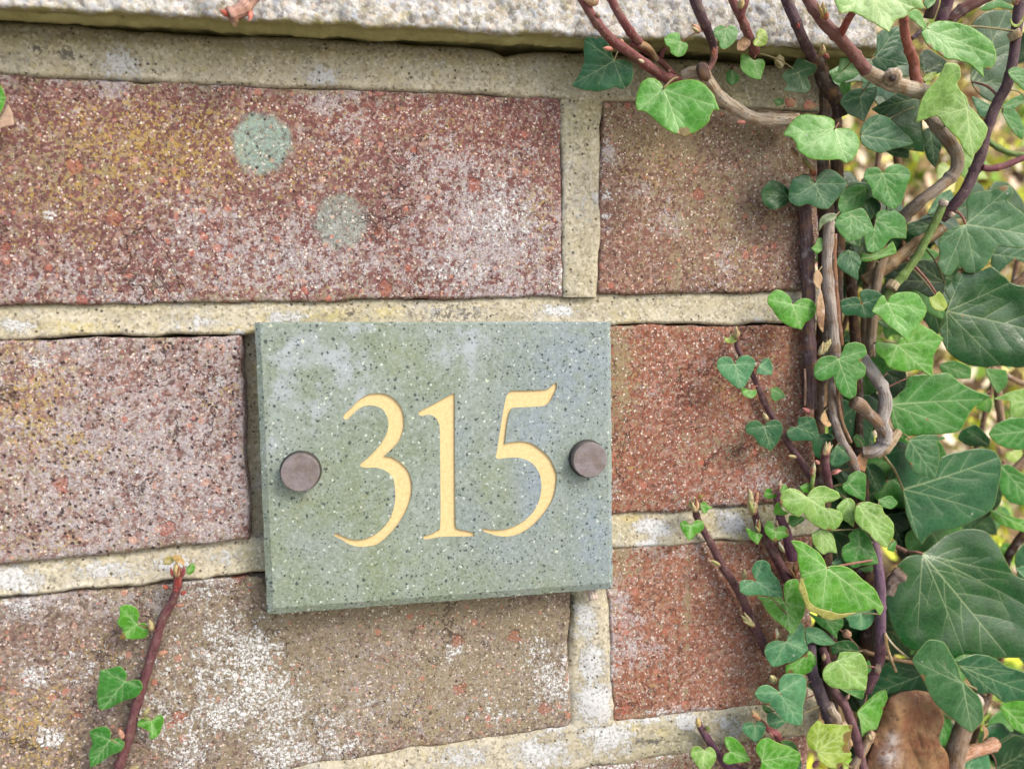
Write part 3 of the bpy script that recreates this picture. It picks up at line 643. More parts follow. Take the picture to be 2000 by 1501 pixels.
def cdt(points, edges, mode=1):
    r = geometry.delaunay_2d_cdt([Vector((float(x), float(y))) for x, y in points], edges, [], mode, 1e-4)
    return np.array([(v.x, v.y) for v in r[0]]), r[2]

plq_o = U(850, 910, HE)
plq = thing('house_number_plaque', 'speckled grey green slate house number sign with gilded numerals 315 fixed on the brick wall', 'house sign', tuple(plq_o))
outer = np.array([(498, 629), (1192.5, 627.5), (1196.5, 1149), (522, 1199)], float)
inner = np.array([(508, 633.5), (1186, 632), (1190, 1137), (535, 1187)], float)
# the face: quad sheet with the numerals cut out
contours = {k: smooth_outline(v, SHARP.get(k, ())) for k, v in NUM.items()}
pts, edges = [], []
def add_loop(P):
    o = len(pts); pts.extend(P.tolist()); n = len(P)
    edges.extend([(o + i, o + (i + 1) % n) for i in range(n)])
rim = np.concatenate([resample([inner[i], inner[(i + 1) % 4]], step=14)[:-1] for i in range(4)])
add_loop(rim)
for c in contours.values(): add_loop(c)
gx, gy = np.meshgrid(np.arange(515, 1185, 14.0), np.arange(645, 1180, 14.0))
gx, gy = gx.ravel() + np.random.RandomState(3).uniform(-3, 3, gx.size), gy.ravel() + np.random.RandomState(4).uniform(-3, 3, gx.size)
near = np.full(gx.shape, 1e9)
for P in [rim] + list(contours.values()):
    near = np.minimum(near, segdist(gx, gy, np.c_[P, np.roll(P, -1, 0)]))
ok = inside(inner, gx, gy) & (near > 6)
pts.extend(np.c_[gx, gy][ok].tolist())
pv, pf = cdt(pts, edges)
cen = np.array([pv[list(f)].mean(0) for f in pf])
hole = np.zeros(len(pf), bool)
for c in contours.values(): hole |= inside(c, cen[:, 0], cen[:, 1])
pf = [f for f, h in zip(pf, hole) if not h]
VV = [U(pv[:, 0], pv[:, 1], HF + 0 * pv[:, 0])]; FF = [tuple(f) for f in pf]; px_ = [pv]
cnt = len(pv)
def strip(P0, h0, P1, h1):
    global cnt
    n = len(P0)
    VV.append(U(P0[:, 0], P0[:, 1], np.full(n, h0))); VV.append(U(P1[:, 0], P1[:, 1], np.full(n, h1)))
    px_.append(P0); px_.append(P1)
    for i in range(n):
        j = (i + 1) % n
        FF.append((cnt + i, cnt + j, cnt + n + j, cnt + n + i))
    cnt += 2 * n
orim = np.concatenate([resample([outer[i], outer[(i + 1) % 4]], n=len(resample([inner[i], inner[(i + 1) % 4]], step=14)))[:-1] for i in range(4)])
jit = np.random.RandomState(7).uniform(-.8, .8, orim.shape); orim = orim + jit
strip(rim, HF, orim, HC)
EDGE_W = U(orim[:, 0], orim[:, 1], np.full(len(orim), HC))
bk = EDGE_W.copy(); bk[:, 1] = -HE * 0.001
VV.append(EDGE_W); VV.append(bk); px_.append(orim); px_.append(orim)
n = len(orim)
for i in range(n):
    j = (i + 1) % n; FF.append((cnt + i, cnt + j, cnt + n + j, cnt + n + i))
FF.append(tuple(cnt + n + i for i in range(n))); cnt += 2 * n
DEPTH = 0.6
def shrink(P, d):
    t = np.roll(P, -1, 0) - np.roll(P, 1, 0); t /= np.linalg.norm(t, axis=1)[:, None] + 1e-9
    nrm = np.stack([-t[:, 1], t[:, 0]], -1)
    A = 0.5 * np.sum(P[:, 0] * np.roll(P[:, 1], -1) - np.roll(P[:, 0], -1) * P[:, 1])
    return P + nrm * (d if A > 0 else -d)
for c in contours.values(): strip(c, HF, shrink(c, 0.3), HF - DEPTH - 0.1)
PX = np.concatenate(px_); x, y = PX[:, 0], PX[:, 1]
att = np.stack([blobs(x, y, [(590, 690, 80, 50, 1), (650, 690, 60, 60, .9), (560, 760, 50, 50, .9), (700, 730, 60, 60, .8), (620, 790, 90, 40, .7), (900, 690, 80, 60, .8), (880, 650, 100, 20, .6), (540, 860, 30, 40, .6), (720, 640, 80, 20, .7)]),
                blobs(x, y, [(1120, 720, 130, 130, .9), (1040, 830, 70, 60, .9), (1040, 950, 40, 90, 1.2), (1160, 1050, 60, 140, .9), (920, 1000, 40, 60, .8), (900, 870, 30, 60, .6), (1020, 1090, 120, 60, .8), (600, 1040, 40, 50, .5)]),
                blobs(x, y, [(590, 1000, 80, 60, .9), (560, 1090, 60, 90, .6), (760, 1100, 140, 70, .7), (780, 700, 60, 50, .8), (960, 960, 60, 60, .7), (720, 980, 60, 60, .8), (640, 900, 90, 60, .5), (1050, 1120, 60, 60, .7), (930, 1120, 120, 40, .7), (730, 650, 90, 40, .4)])], -1)
link_mesh('slate_panel', np.concatenate(VV), FF, M_SLATE, plq, smooth=False, attrs={'stain_a': att})
for k, c in contours.items():
    q = shrink(c, 0.2); e = [(i, (i + 1) % len(q)) for i in range(len(q))]
    v2, f2 = cdt(q.tolist(), e)
    cz = np.array([v2[list(f)].mean(0) for f in f2]); f2 = [f for f, s in zip(f2, inside(q, cz[:, 0], cz[:, 1])) if s]
    o_ = link_mesh('numeral', U(v2[:, 0], v2[:, 1], np.full(len(v2), HF - DEPTH)), f2, M_GOLD, plq, smooth=False,
              label={'three': 'engraved gilded figure 3', 'one': 'engraved gilded figure 1', 'five': 'engraved gilded figure 5'}[k])

def lathe(name, axis_o, ax, profile, mat, parent, seg=48, label=None):
    ax = Vector(ax).normalized(); a = ax.orthogonal().normalized(); b = ax.cross(a)
    V, F = [], []
    for (r, t) in profile:
        for i in range(seg):
            an = 2 * math.pi * i / seg
            V.append(np.array(axis_o) + np.array(ax * t + a * (r * math.cos(an)) + b * (r * math.sin(an))))
    m = len(profile)
    for k in range(m - 1):
        for i in range(seg):
            j = (i + 1) % seg
            F.append((k * seg + i, k * seg + j, (k + 1) * seg + j, (k + 1) * seg + i))
    F.append(tuple((m - 1) * seg + i for i in range(seg)))
    return link_mesh(name, np.array(V), F, mat, parent, label=label)
for (cx, cy, r, lb) in ((586, 923, 37, 'round bronze screw cap at the left edge'), (1153, 898, 34.5, 'round bronze screw cap at the right edge')):
    hh = 12.6
    tp = U(cx, cy, hh); s = mmpp(cx, cy, hh); rr = r * s
    base = np.array([tp[0], -HF * 0.001, tp[2]]); Lc = (hh - HF) * 0.001
    sc_ = lathe('screw_cap', base, (0, -1, 0), [(rr * .97, Lc * .12), (rr * 1.0, Lc * .25), (rr * 1.0, Lc * .90), (rr * .998, Lc * .95), (rr * .985, Lc * .985), (rr * .965, Lc), (rr * .94, Lc), (rr * .5, Lc * 1.003), (rr * .02, Lc * 1.008)], M_BRONZE, plq, label=lb)
    lathe('shade_ring', base, (0, -1, 0), [(rr * 1.09, -0.0002), (rr * 1.09, Lc * .10), (rr * 1.05, Lc * .14), (rr * .4, Lc * .14)], M_SHADE_RING, sc_)  # added dark ring: the cap's shaded side and contact shade put into colour

# ================================================================== ivy
def leaf_material(gloss=False):
    g = G('glossy_ivy_leaf' if gloss else 'ivy_leaf'); g.obj(True)
    vein, rim, brown, halo = g.attr('leaf_a')
    base, rnd = g.info()
    n = g.noise(190, 4, 0.6); n2 = g.noise(900, 4, 0.65); n0 = g.noise(70, 3)
    c = g.mix(g.step(n, 0.40, 0.62, 0, 0.6), base, g.hsv(base, 0.505, 1.1, 0.55))
    c = g.mix(g.step(n0, 0.50, 0.72, 0, 0.55), c, g.hsv(base, 0.47, 0.85, 1.28))
    net = g.vor(420, 'Distance', 'DISTANCE_TO_EDGE')
    c = g.mix(g.math('MULTIPLY', g.step(net, 0.10, 0.0), 0.30), c, g.hsv(base, 0.49, 0.75, 1.7))
    c = g.mix(g.math('MULTIPLY', halo, 0.5), c, g.hsv(base, 0.485, 0.72, 1.55))
    pale = g.mix(0.55, g.hsv(base, 0.47, 0.6, 2.2), C(200, 216, 160))
    c = g.mix(g.math('MULTIPLY', vein, 0.85), c, pale)
    c = g.mix(g.math('MULTIPLY', rim, 0.65), c, g.mix(0.5, g.hsv(base, 0.46, 0.9, 1.7), C(170, 172, 96)))
    bm = g.step(g.math('ADD', g.math('MULTIPLY', brown, 0.9), g.math('MULTIPLY', n2, 0.5)), 0.62, 0.82)
    c = g.mix(g.math('MULTIPLY', bm, 0.9), c, g.mix(n, C(150, 128, 70), C(126, 84, 58)))
    k = g.math('MULTIPLY', g.step(g.sep(g.vor(260, 'Color'))[0], 0.955, 0.965), g.step(g.vor(260, 'Distance'), 0.16, 0.08))
    c = g.mix(g.math('MULTIPLY', k, 0.7), c, C(184, 188, 176))
    h = g.math('ADD', g.math('MULTIPLY', n2, 0.35), g.math('MULTIPLY', g.step(net, 0.0, 0.16), 0.35))
    h = g.math('SUBTRACT', h, g.math('MULTIPLY', vein, 0.15))
    nm = g.bump(h, 0.00010, 0.7)
    oi = g.t.nodes.new('ShaderNodeObjectInfo')
    g.done(c, g.math('ADD', oi.outputs['Alpha'], g.math('MULTIPLY', g.math('SUBTRACT', n, 0.5), 0.40)), nm, 0.44 if gloss else 0.38)
    tr = g.t.nodes.new('ShaderNodeBsdfTranslucent'); g.put(tr.inputs[0], g.hsv(c, 0.475, 1.15, 1.5)); g.put(tr.inputs['Normal'], nm)
    mx_ = g.t.nodes.new('ShaderNodeMixShader'); mx_.inputs[0].default_value = 0.26
    g.t.links.new(g.bsdf.outputs[0], mx_.inputs[1]); g.t.links.new(tr.outputs[0], mx_.inputs[2]); g.t.links.new(mx_.outputs[0], g.out.inputs[0])
    return g.m
def stem_material():
    g = G('ivy_stem')
    tc = g.t.nodes.new('ShaderNodeTexCoord'); g.vec = tc.outputs['UV']
    uv = g.vec
    base, rnd = g.info()
    mp = g.t.nodes.new('ShaderNodeMapping'); mp.inputs['Scale'].default_value = (1.0, 0.35, 1); g.put(mp.inputs[0], uv)
    n = g.noise(0.9, 5, 0.65, vec=mp.outputs[0]); n2 = g.noise(0.25, 3, 0.6, vec=uv)
    c = g.mix(g.step(n, 0.42, 0.66, 0, 0.7), base, g.hsv(base, 0.5, 0.8, 1.45))
    c = g.mix(g.step(n, 0.48, 0.32, 0, 0.7), c, g.hsv(base, 0.5, 1.05, 0.55))
    c = g.mix(g.step(n2, 0.52, 0.68, 0, 0.5), c, C(128, 112, 92))
    k = g.math('MULTIPLY', g.step(g.sep(g.vor(1.3, 'Color', vec=uv))[0], 0.86, 0.88), g.step(g.vor(1.3, 'Distance', vec=uv), 0.30, 0.12))
    c = g.mix(g.math('MULTIPLY', k, 0.75), c, C(204, 186, 168))
    h = g.math('ADD', n, g.math('MULTIPLY', k, 0.5))
    fine = g.noise(3.0, 4, 0.7, vec=mp.outputs[0])
    c = g.mix(g.step(fine, 0.56, 0.70, 0, 0.5), c, C(170, 146, 130))
    c = g.mix(g.step(fine, 0.44, 0.30, 0, 0.5), c, C(56, 38, 38))
    h = g.math('ADD', h, g.math('MULTIPLY', fine, 0.6))
    return g.done(c, 0.66, g.bump(h, 0.0004, 1.0), 0.3)
def wood_material():
    g = G('ivy_wood')
    tc = g.t.nodes.new('ShaderNodeTexCoord'); uv = tc.outputs['UV']; g.vec = uv
    base, rnd = g.info()
    mp = g.t.nodes.new('ShaderNodeMapping'); mp.inputs['Scale'].default_value = (1.0, 0.10, 1); g.put(mp.inputs[0], uv)
    n = g.noise(1.3, 6, 0.7, vec=mp.outputs[0]); n2 = g.noise(0.22, 4, 0.6, vec=uv); n3 = g.noise(2.5, 3, 0.6, vec=uv)
    c = g.mix(g.step(n, 0.42, 0.62, 0, 0.8), base, g.hsv(base, 0.5, 0.7, 1.4))
    c = g.mix(g.step(n, 0.48, 0.34, 0, 0.8), c, g.hsv(base, 0.49, 1.15, 0.45))
    c = g.mix(g.step(n2, 0.5, 0.68, 0, 0.7), c, C(150, 116, 78))
    c = g.mix(g.step(n2, 0.46, 0.30, 0, 0.6), c, C(196, 190, 184))
    c = g.mix(g.step(n3, 0.40, 0.26, 0, 0.5), c, C(80, 62, 50))
    lent = g.math('MULTIPLY', g.step(g.sep(g.vor(0.9, 'Color', vec=uv))[0], 0.84, 0.86), g.step(g.vor(0.9, 'Distance', vec=uv), 0.34, 0.16))
    c = g.mix(g.math('MULTIPLY', lent, 0.7), c, C(88, 70, 58))
    hh_ = g.math('ADD', n, g.math('MULTIPLY', n3, 0.5))
    return g.done(c, 0.85, g.bump(hh_, 0.0009, 1.0), 0.15)
def bud_material():
    g = G('ivy_bud')
    tc = g.t.nodes.new('ShaderNodeTexCoord'); uv = tc.outputs['UV']; g.vec = uv
    base, rnd = g.info()
    sp = g.t.nodes.new('ShaderNodeSeparateXYZ'); g.put(sp.inputs[0], uv)
    n = g.noise(1.6, 4, 0.6, vec=uv)
    c = g.mix(g.step(n, 0.42, 0.66, 0, 0.8), base, g.hsv(base, 0.50, 1.2, 0.7))
    n7 = g.noise(0.8, 4, 0.7, vec=uv)
    c = g.mix(g.step(n7, 0.5, 0.6, 0, 0.7), c, C(150, 112, 84))
    c = g.mix(g.step(n7, 0.44, 0.36, 0, 0.6), c, C(150, 166, 96))
    c = g.mix(g.step(sp.outputs[1], 1.3, 0.0, 0, 0.6), c, C(150, 84, 78))
    c = g.mix(g.step(n, 0.44, 0.30, 0, 0.6), c, C(190, 180, 140))
    return g.done(c, 0.5, g.bump(n, 0.0002, 0.8), 0.4)
M_GLOSS = leaf_material(True)
M_LEAF, M_STEM, M_WOOD, M_BUD = leaf_material(), stem_material(), wood_material(), bud_material()
def dead_material():
    g = G('dead_leaf'); g.obj(True)
    vein, rim, brown, halo = g.attr('leaf_a'); base, rnd = g.info()
    n = g.noise(110, 5, 0.65); n2 = g.noise(500, 5, 0.65)
    c = g.mix(g.step(n, 0.38, 0.62), base, C(156, 122, 84))
    c = g.mix(g.step(n, 0.56, 0.72, 0, .8), c, C(120, 84, 74))
    c = g.mix(g.step(n2, 0.45, 0.3, 0, .7), c, C(72, 50, 46))
    c = g.mix(g.math('MULTIPLY', brown, g.step(n2, .35, .55)), c, C(196, 188, 182))
    c = g.mix(g.math('MULTIPLY', vein, 0.5), c, C(160, 130, 96))
    return g.done(c, 0.6, g.bump(g.math('ADD', n2, g.math('MULTIPLY', n, 1.5)), 0.0006, 1.0), 0.35)
M_DEAD = dead_material()

def tube(name, path, rad, mat, color, parent, seg=12, ring=None, seed=1, rough=0.07, label=None, uvscale=1.0):
    """path (n,3) world metres, rad (n) metres"""
    path = np.asarray(path, float); n = len(path); rad = np.broadcast_to(np.asarray(rad, float), (n,)).copy()
    t = np.gradient(path, axis=0); t /= np.linalg.norm(t, axis=1)[:, None] + 1e-12
    nn = np.zeros((n, 3)); a = np.cross(t[0], [0.31, 0.9, 0.2]); nn[0] = a / np.linalg.norm(a)
    for i in range(1, n):
        v = nn[i - 1] - t[i] * nn[i - 1].dot(t[i]); nn[i] = v / (np.linalg.norm(v) + 1e-12)
    bb = np.cross(t, nn)
    s = np.r_[0, np.cumsum(np.linalg.norm(np.diff(path, axis=0), axis=1))]
    if ring:
        k = np.abs(((s / ring + 0.37 * seed) % 1.0) - 0.5) * 2 * ring
        rad = rad * (1 + 0.22 * np.exp(-((ring - k) / 0.0011) ** 2))
    V, UVs = [], []
    an = np.linspace(0, 2 * np.pi, seg + 1)[:-1]
    for i in range(n):
        rr = rad[i] * (1 + rough * 2 * fbm(np.cos(an) * 1.3 + seed * 3.1, np.sin(an) * 1.3 + s[i] * 260, seed, 3))
        V.append(path[i] + nn[i] * (np.cos(an) * rr)[:, None] + bb[i] * (np.sin(an) * rr)[:, None])
        UVs.append(np.stack([an * rad.mean() * 1000 * uvscale + seed * 7.3, np.full(seg, s[i] * 1000 * uvscale)], -1))
    V = np.concatenate(V); UVs = np.concatenate(UVs); F = []
    for i in range(n - 1):
        for j in range(seg):
            k = (j + 1) % seg
            F.append((i * seg + j, i * seg + k, (i + 1) * seg + k, (i + 1) * seg + j))
    F.append(tuple(range(seg - 1, -1, -1))); F.append(tuple((n - 1) * seg + j for j in range(seg)))
    o = link_mesh(name, V, F, mat, parent, uvs=UVs, label=label)
    o.color = color
    return o

CROP = {'c1': (1080, 0, 470 / 1856), 'c2': (1500, 0, 500 / 1975), 'c3': (1450, 300, 550 / 1966), 'c4': (1350, 600, 450 / 1876), 'c5': (1650, 600, 350 / 1313),
        'c6': (1300, 900, 460 / 1918), 'c7': (1300, 1180, 460 / 2000), 'c8': (1650, 1000, 350 / 1049), 'c9': (0, 1050, 600 / 1997), 'p': (0, 0, 1.0)}
def cv(crop, pts):
    ox, oy, s = CROP[crop]
    return [(ox + x * s, oy + y * s) + tuple(r) for x, y, *r in pts]

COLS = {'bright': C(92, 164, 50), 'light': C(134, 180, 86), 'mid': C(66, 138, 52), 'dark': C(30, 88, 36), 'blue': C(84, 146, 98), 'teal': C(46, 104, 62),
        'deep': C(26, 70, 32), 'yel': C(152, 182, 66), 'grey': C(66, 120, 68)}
PURPLE, RED, TAN, GREYW, GREENS, BROWN, DARKP = C(104, 62, 66), C(122, 66, 64), C(196, 178, 152), C(158, 142, 124), C(110, 138, 62), C(122, 96, 76), C(84, 58, 66)
LEAFSEED = [100]
def crisp(P, sub=6):
    """closed outline whose corners stay pointed"""
    n = len(P); out = []
    for i in range(n):
        a, b, c, d = P[(i - 1) % n], P[i], P[(i + 1) % n], P[(i + 2) % n]
        def tan(p, q, r):
            u, v = q - p, r - q; lu, lv = np.hypot(*u) + 1e-9, np.hypot(*v) + 1e-9
            return (r - p) * 0.5 * max(0.15, u.dot(v) / (lu * lv)) ** 0.7
        L = np.hypot(*(c - b)); m0, m1 = tan(a, b, c), tan(b, c, d)
        m0 = m0 * min(1, L / (np.hypot(*m0) + 1e-9)); m1 = m1 * min(1, L / (np.hypot(*m1) + 1e-9))
        for k in range(sub):
            t = k / sub
            out.append((2*t**3 - 3*t**2 + 1) * b + (t**3 - 2*t**2 + t) * m0 + (-2*t**3 + 3*t**2) * c + (t**3 - t**2) * m1)
    return np.array(out)

def leaf(parent, crop, pts, base, tips, col, h, tip_dh=0.0, side_dh=0.0, cup=0.0, wave=1.0, quilt=1.0, brown=(), label=None, petiole=None, rough=None, mat=None, name='leaf', sub=None, mesh_step=None, secondary=True, crumple=0.0):
    LEAFSEED[0] += 7; sd = LEAFSEED[0]
    P = np.array(cv(crop, pts)); B = np.array(cv(crop, [base])[0]); T = np.array(cv(crop, tips))
    br = [(cv(crop, [(a, b)])[0] + (r * CROP[crop][2],)) for a, b, r in brown]
    size = max(np.ptp(P[:, 0]), np.ptp(P[:, 1]))
    r9 = random.Random(sd * 3 + 1)
    if not br and r9.random() < .45:
        for _q in range(r9.choice([1, 1, 2])):
            e = P[r9.randrange(len(P))]; br.append((e[0], e[1], size * r9.uniform(.03, .07)))
        if r9.random() < .5:
            e = P[r9.randrange(len(P))] * .5 + P.mean(0) * .5; br.append((e[0], e[1], size * .022))
    cm = crisp(P)
    out = resample(np.r_[cm, [cm[0]]], step=max(2.0, size / 60))[:-1]
    jn = fbm(np.arange(len(out)) / 5.0, np.zeros(len(out)) + sd, sd, 3)
    out = out + np.stack([jn, np.roll(jn, 7)], -1) * min(1.6, size / 90)
    # veins
    veins = []
    def run(p0, d, L, w, curv, sec):
        q = [p0]; ang = math.atan2(d[1], d[0]); nst = max(4, int(L / 4.0)); st = L / nst
        for i in range(nst):
            ang += curv / nst
            nx = q[-1] + np.array([math.cos(ang), math.sin(ang)]) * st
            if not inside(out, np.array([nx[0]]), np.array([nx[1]]))[0]: break
            q.append(nx)
        if len(q) > 3:
            q = np.array(q[:-1]) if len(q) < nst + 1 else np.array(q)
            veins.append((q, w, sec))
            return q
        return None
    rs = random.Random(sd)
    if not inside(out, np.array([B[0]]), np.array([B[1]]))[0]:
        cen0 = out.mean(0)
        for k in range(40):
            B = B + (cen0 - B) * 0.03
            if inside(out, np.array([B[0]]), np.array([B[1]]))[0]: break
        B = B + (cen0 - B) * 0.02
    w0 = np.clip(size / 75, 0.9, 3.0)
    for ti, tp in enumerate(T):
        d = tp - B; L = np.hypot(*d)
        w = w0 * (1.0 if ti == 0 else 0.75)
        q = run(B, d, L * 0.97, w, rs.uniform(-.12, .12), False)
        if q is None or not secondary: continue
        nb = 3 if ti == 0 else 2
        for k in range(nb * 2):
            f = 0.16 + 0.68 * (k // 2 + 0.35 * (k % 2) + rs.uniform(-.1, .1)) / nb
            i = min(len(q) - 2, int(f * len(q)))
            dq = q[i + 1] - q[i]; sg = 1 if k % 2 else -1
            a = math.atan2(dq[1], dq[0]) + sg * rs.uniform(.62, .85)
            run(q[i], (math.cos(a), math.sin(a)), L * (0.42 if ti == 0 else 0.3) * (1 - 0.5 * f), w * 0.5, -sg * rs.uniform(.1, .45), True)
    st = mesh_step or np.clip(size / 20, 4, 11)
    gx, gy = np.meshgrid(np.arange(out[:, 0].min(), out[:, 0].max(), st), np.arange(out[:, 1].min(), out[:, 1].max(), st))
    rg = np.random.RandomState(sd)
    gx = gx.ravel() + rg.uniform(-.3, .3, gx.size) * st; gy = gy.ravel() + rg.uniform(-.3, .3, gy.size) * st
    osegs = np.c_[out, np.roll(out, -1, 0)]
    vs = [np.c_[q[:-1], q[1:]] for q, w, s_ in veins]
    vsegs = np.concatenate(vs) if vs else np.zeros((0, 4))
    vw = np.concatenate([np.linspace(w, w * 0.45, len(q) - 1) for q, w, s_ in veins]) if vs else np.zeros(0)
    keep = inside(out, gx, gy)
    gx, gy = gx[keep], gy[keep]
    keep = (segdist(gx, gy, osegs) > st * .45) & ((segdist(gx, gy, vsegs) > st * .5) if len(vsegs) else True)
    pts2 = out.tolist(); n0 = len(out); ed = [(i, (i + 1) % n0) for i in range(n0)]
    rimw = np.clip(size / 60, 1.0, 2.6)
    inn = shrink(out, -rimw) if False else None
    cenP = out.mean(0)
    ctr = []
    for q, w, s_ in veins:
        t = np.gradient(q, axis=0); t /= np.linalg.norm(t, axis=1)[:, None] + 1e-9; nr = np.stack([-t[:, 1], t[:, 0]], -1)
        ww = np.linspace(w, w * .45, len(q))[:, None]
        o0 = len(pts2); pts2.extend(q.tolist()); ed.extend([(o0 + i, o0 + i + 1) for i in range(len(q) - 1)])
        for sg in (-1, 1):
            e = q + nr * ww * sg
            ok = inside(out, e[:, 0], e[:, 1]); pts2.extend(e[ok].tolist())
    tt = np.roll(out, -1, 0) - np.roll(out, 1, 0); tt /= np.linalg.norm(tt, axis=1)[:, None] + 1e-9; nr = np.stack([-tt[:, 1], tt[:, 0]], -1)
    for sg in (-1, 1):
        e = out + nr * rimw * sg; ok = inside(out, e[:, 0], e[:, 1]); e = e[ok]
        pts2.extend(e[segdist(e[:, 0], e[:, 1], osegs) > rimw * .6].tolist())
    pts2.extend(np.c_[gx[keep], gy[keep]].tolist())
    v2, f2 = cdt(pts2, ed)
    x, y = v2[:, 0], v2[:, 1]
    cz = np.array([v2[list(f)].mean(0) for f in f2]); ins = inside(out, cz[:, 0], cz[:, 1])
    f2 = [f for f, s_ in zip(f2, ins) if s_]
    # attributes
    va = np.zeros(len(x)); ha = np.zeros(len(x)); dv = np.full(len(x), 1e9)
    for (s_, w) in zip(vsegs, vw):
        d = segdist(x, y, [s_]); va = np.maximum(va, np.clip(1 - d / (w * .98), 0, 1) * min(1, .35 + w / w0 * .65)); ha = np.maximum(ha, np.clip(1 - d / (w * 4.5), 0, 1)); dv = np.minimum(dv, d)
    de = segdist(x, y, osegs)
    ra = np.clip(1 - de / (rimw * .98), 0, 1)
    ba = np.zeros(len(x))
    for (bx, by, r) in br: ba = np.maximum(ba, np.exp(-((x - bx) ** 2 + (y - by) ** 2) / (r * r)))
    # shape, in mm
    mm = size * 0.158
    ax = (T[0] - B); L = np.hypot(*ax) + 1e-6; ax = ax / L; pr = np.array([-ax[1], ax[0]])
    s_ = ((x - B[0]) * ax[0] + (y - B[1]) * ax[1]) / L; c_ = ((x - B[0]) * pr[0] + (y - B[1]) * pr[1]) / L
    hz = h + tip_dh * s_ + side_dh * c_ + cup * mm * .12 * (c_ ** 2 + .5 * s_ ** 2)
    hz = hz + quilt * mm * 0.009 * np.minimum(dv / (size * .06 + 1e-6), 1)
    hz = hz + wave * mm * 0.042 * fbm(x / (size * .42) + sd, y / (size * .42), sd, 2)
    hz = hz - mm * 0.008 * np.clip(1 - de / (size * .09), 0, 1) ** 2
    if crumple: hz = hz + crumple * mm * 0.05 * (fbm(x / (size * .13), y / (size * .13) + sd, sd + 3, 3) + .8 * np.abs(fbm(x / (size * .2) + 9, y / (size * .35), sd + 5, 2)))
    V3 = U(x, y, hz)
    V3l = [V3]; FF_ = [tuple(f) for f in f2]; A = np.stack([va, ra, ba, ha], -1)
    o = link_mesh(name, V3, FF_, mat or (M_GLOSS if (col in ('dark', 'deep', 'teal', 'mid') and size > 150) else M_LEAF), parent, origin=U(B[0], B[1], h), label=label, attrs={'leaf_a': A})
    cc_ = COLS[col] if isinstance(col, str) else col
    o.color = (cc_[0], cc_[1], cc_[2], 0.31 if (col in ('dark', 'deep', 'teal', 'mid') and size > 150) else 0.42)
    md = o.modifiers.new('thickness', 'SOLIDIFY'); md.thickness = 0.00014; md.offset = 0
    # stalk
    if petiole is not None:
        pw = petiole if len(petiole) == 3 else (petiole[0], petiole[1], h - 4)
        a3 = U(pw[0], pw[1], pw[2]); hb = float(h + quilt * 0)
        b3 = U(B[0], B[1], h - 0.2); md3 = (a3 + b3) / 2 + np.array([0, -.0012, .0006])
        pth = catmull([a3, md3, b3], sub=5)
        r_ = np.clip(size * .012, 1.2, 2.4) * mmpp(B[0], B[1], h)
        tube('petiole', pth, np.linspace(r_ * 1.25, r_ * .9, len(pth)), M_STEM, C(140, 128, 84) if rs.random() < .6 else C(146, 96, 80), o, seg=7, seed=sd % 50)
    return o

class Shoot:
    def __init__(s, label, at, name='ivy_shoot', cat='ivy shoot', group='ivy shoots on and beside the wall'):
        s.e = thing(name, label, cat, tuple(U(*at)), group); s.paths = []; s.k = 0
    def stem(s, crop, pts, r, color, mat=None, r1=None, h=None, ring=0.011, name='stem', label=None, rough=0.07, sub=7, parent=None):
        """pts (x, y, height in mm); r in crop pixels"""
        s.k += 1
        q = catmull(cv(crop, pts), sub=sub)
        P3 = np.array([U(a, b, c) for a, b, c in q])
        sc = CROP[crop][2]; ra = np.linspace(r, r1 if r1 is not None else r, len(q)) * sc
        rr = np.array([ra[i] * mmpp(*q[i]) for i in range(len(q))]) * (0.90 if (mat or M_STEM) is M_STEM else 1.0)
        o = tube(name, P3, rr, mat or M_STEM, color, parent or s.e, seg=14, ring=ring, seed=s.k + int(abs(q[0][0])) % 37, rough=rough, label=label)
        s.paths.append((q, ra)); return o
    def bud(s, crop, x, y, ang, ln=52, wd=16, col=None, h=6.0, color=None, parent=None):
        """little scaly bud, ln x wd crop pixels, pointing at ang degrees (image, clockwise from right)"""
        (px, py), sc = cv(crop, [(x, y)])[0], CROP[crop][2]
        rb = random.Random(int(px * 7 + py)); big = ln >= 140
        def one(name, a, L, wf, hh, par, cc):
            t = np.linspace(0, 1, 9)
            prof = np.array([.6, .8, .95, 1, .94, .80, .58, .34, .06]) * wd * sc * wf
            sd_ = rb.uniform(-.18, .18)
            P3 = np.array([U(px + math.cos(a + sd_ * k) * L * k, py + math.sin(a + sd_ * k) * L * k, hh + 1.4 * k) for k in t])
            return tube(name, P3, prof * mmpp(px, py, hh), M_BUD, cc, par, seg=10, seed=rb.randint(1, 60), rough=.16)
        a = math.radians(ang); L = ln * sc * (0.72 if big else 0.80)
        c0 = color or (C(176, 172, 118) if big else C(184, 174, 128))
        o = one('bud', a, L, 0.36 if big else 0.42, h, s.e, c0)
        if ln >= 100:
            for q_ in range(3 if big else 1):
                one('bud_scale', a + rb.choice([-1, 1]) * rb.uniform(.12, .34), L * rb.uniform(.55, 1.05), 0.20, h + rb.uniform(.3, 1.2), o, rb.choice([c0, C(150, 162, 92), C(206, 196, 150), C(160, 100, 84)]))
        return o
    def near(s, x, y, r=170):
        best = None
        for q, ra in s.paths:
            d = np.hypot(q[:, 0] - x, q[:, 1] - y); i = d.argmin()
            if best is None or d[i] < best[0]: best = (d[i], q[i])
        return None if best is None or best[0] > r else tuple(best[1])
    def leaf(s, crop, pts, base, tips, col, h, pet=True, **kw):
        b = cv(crop, [base])[0]
        p = s.near(*b) if pet is True else (cv(crop, [pet])[0] if pet else None)
        if p is None: p = (b[0] + 4, b[1] - 8, h - 7)
        elif len(p) == 2: p = (p[0], p[1], h - 4)
        return leaf(s.e, crop, pts, base, tips, col, h, petiole=p, **kw)

exec_data = True
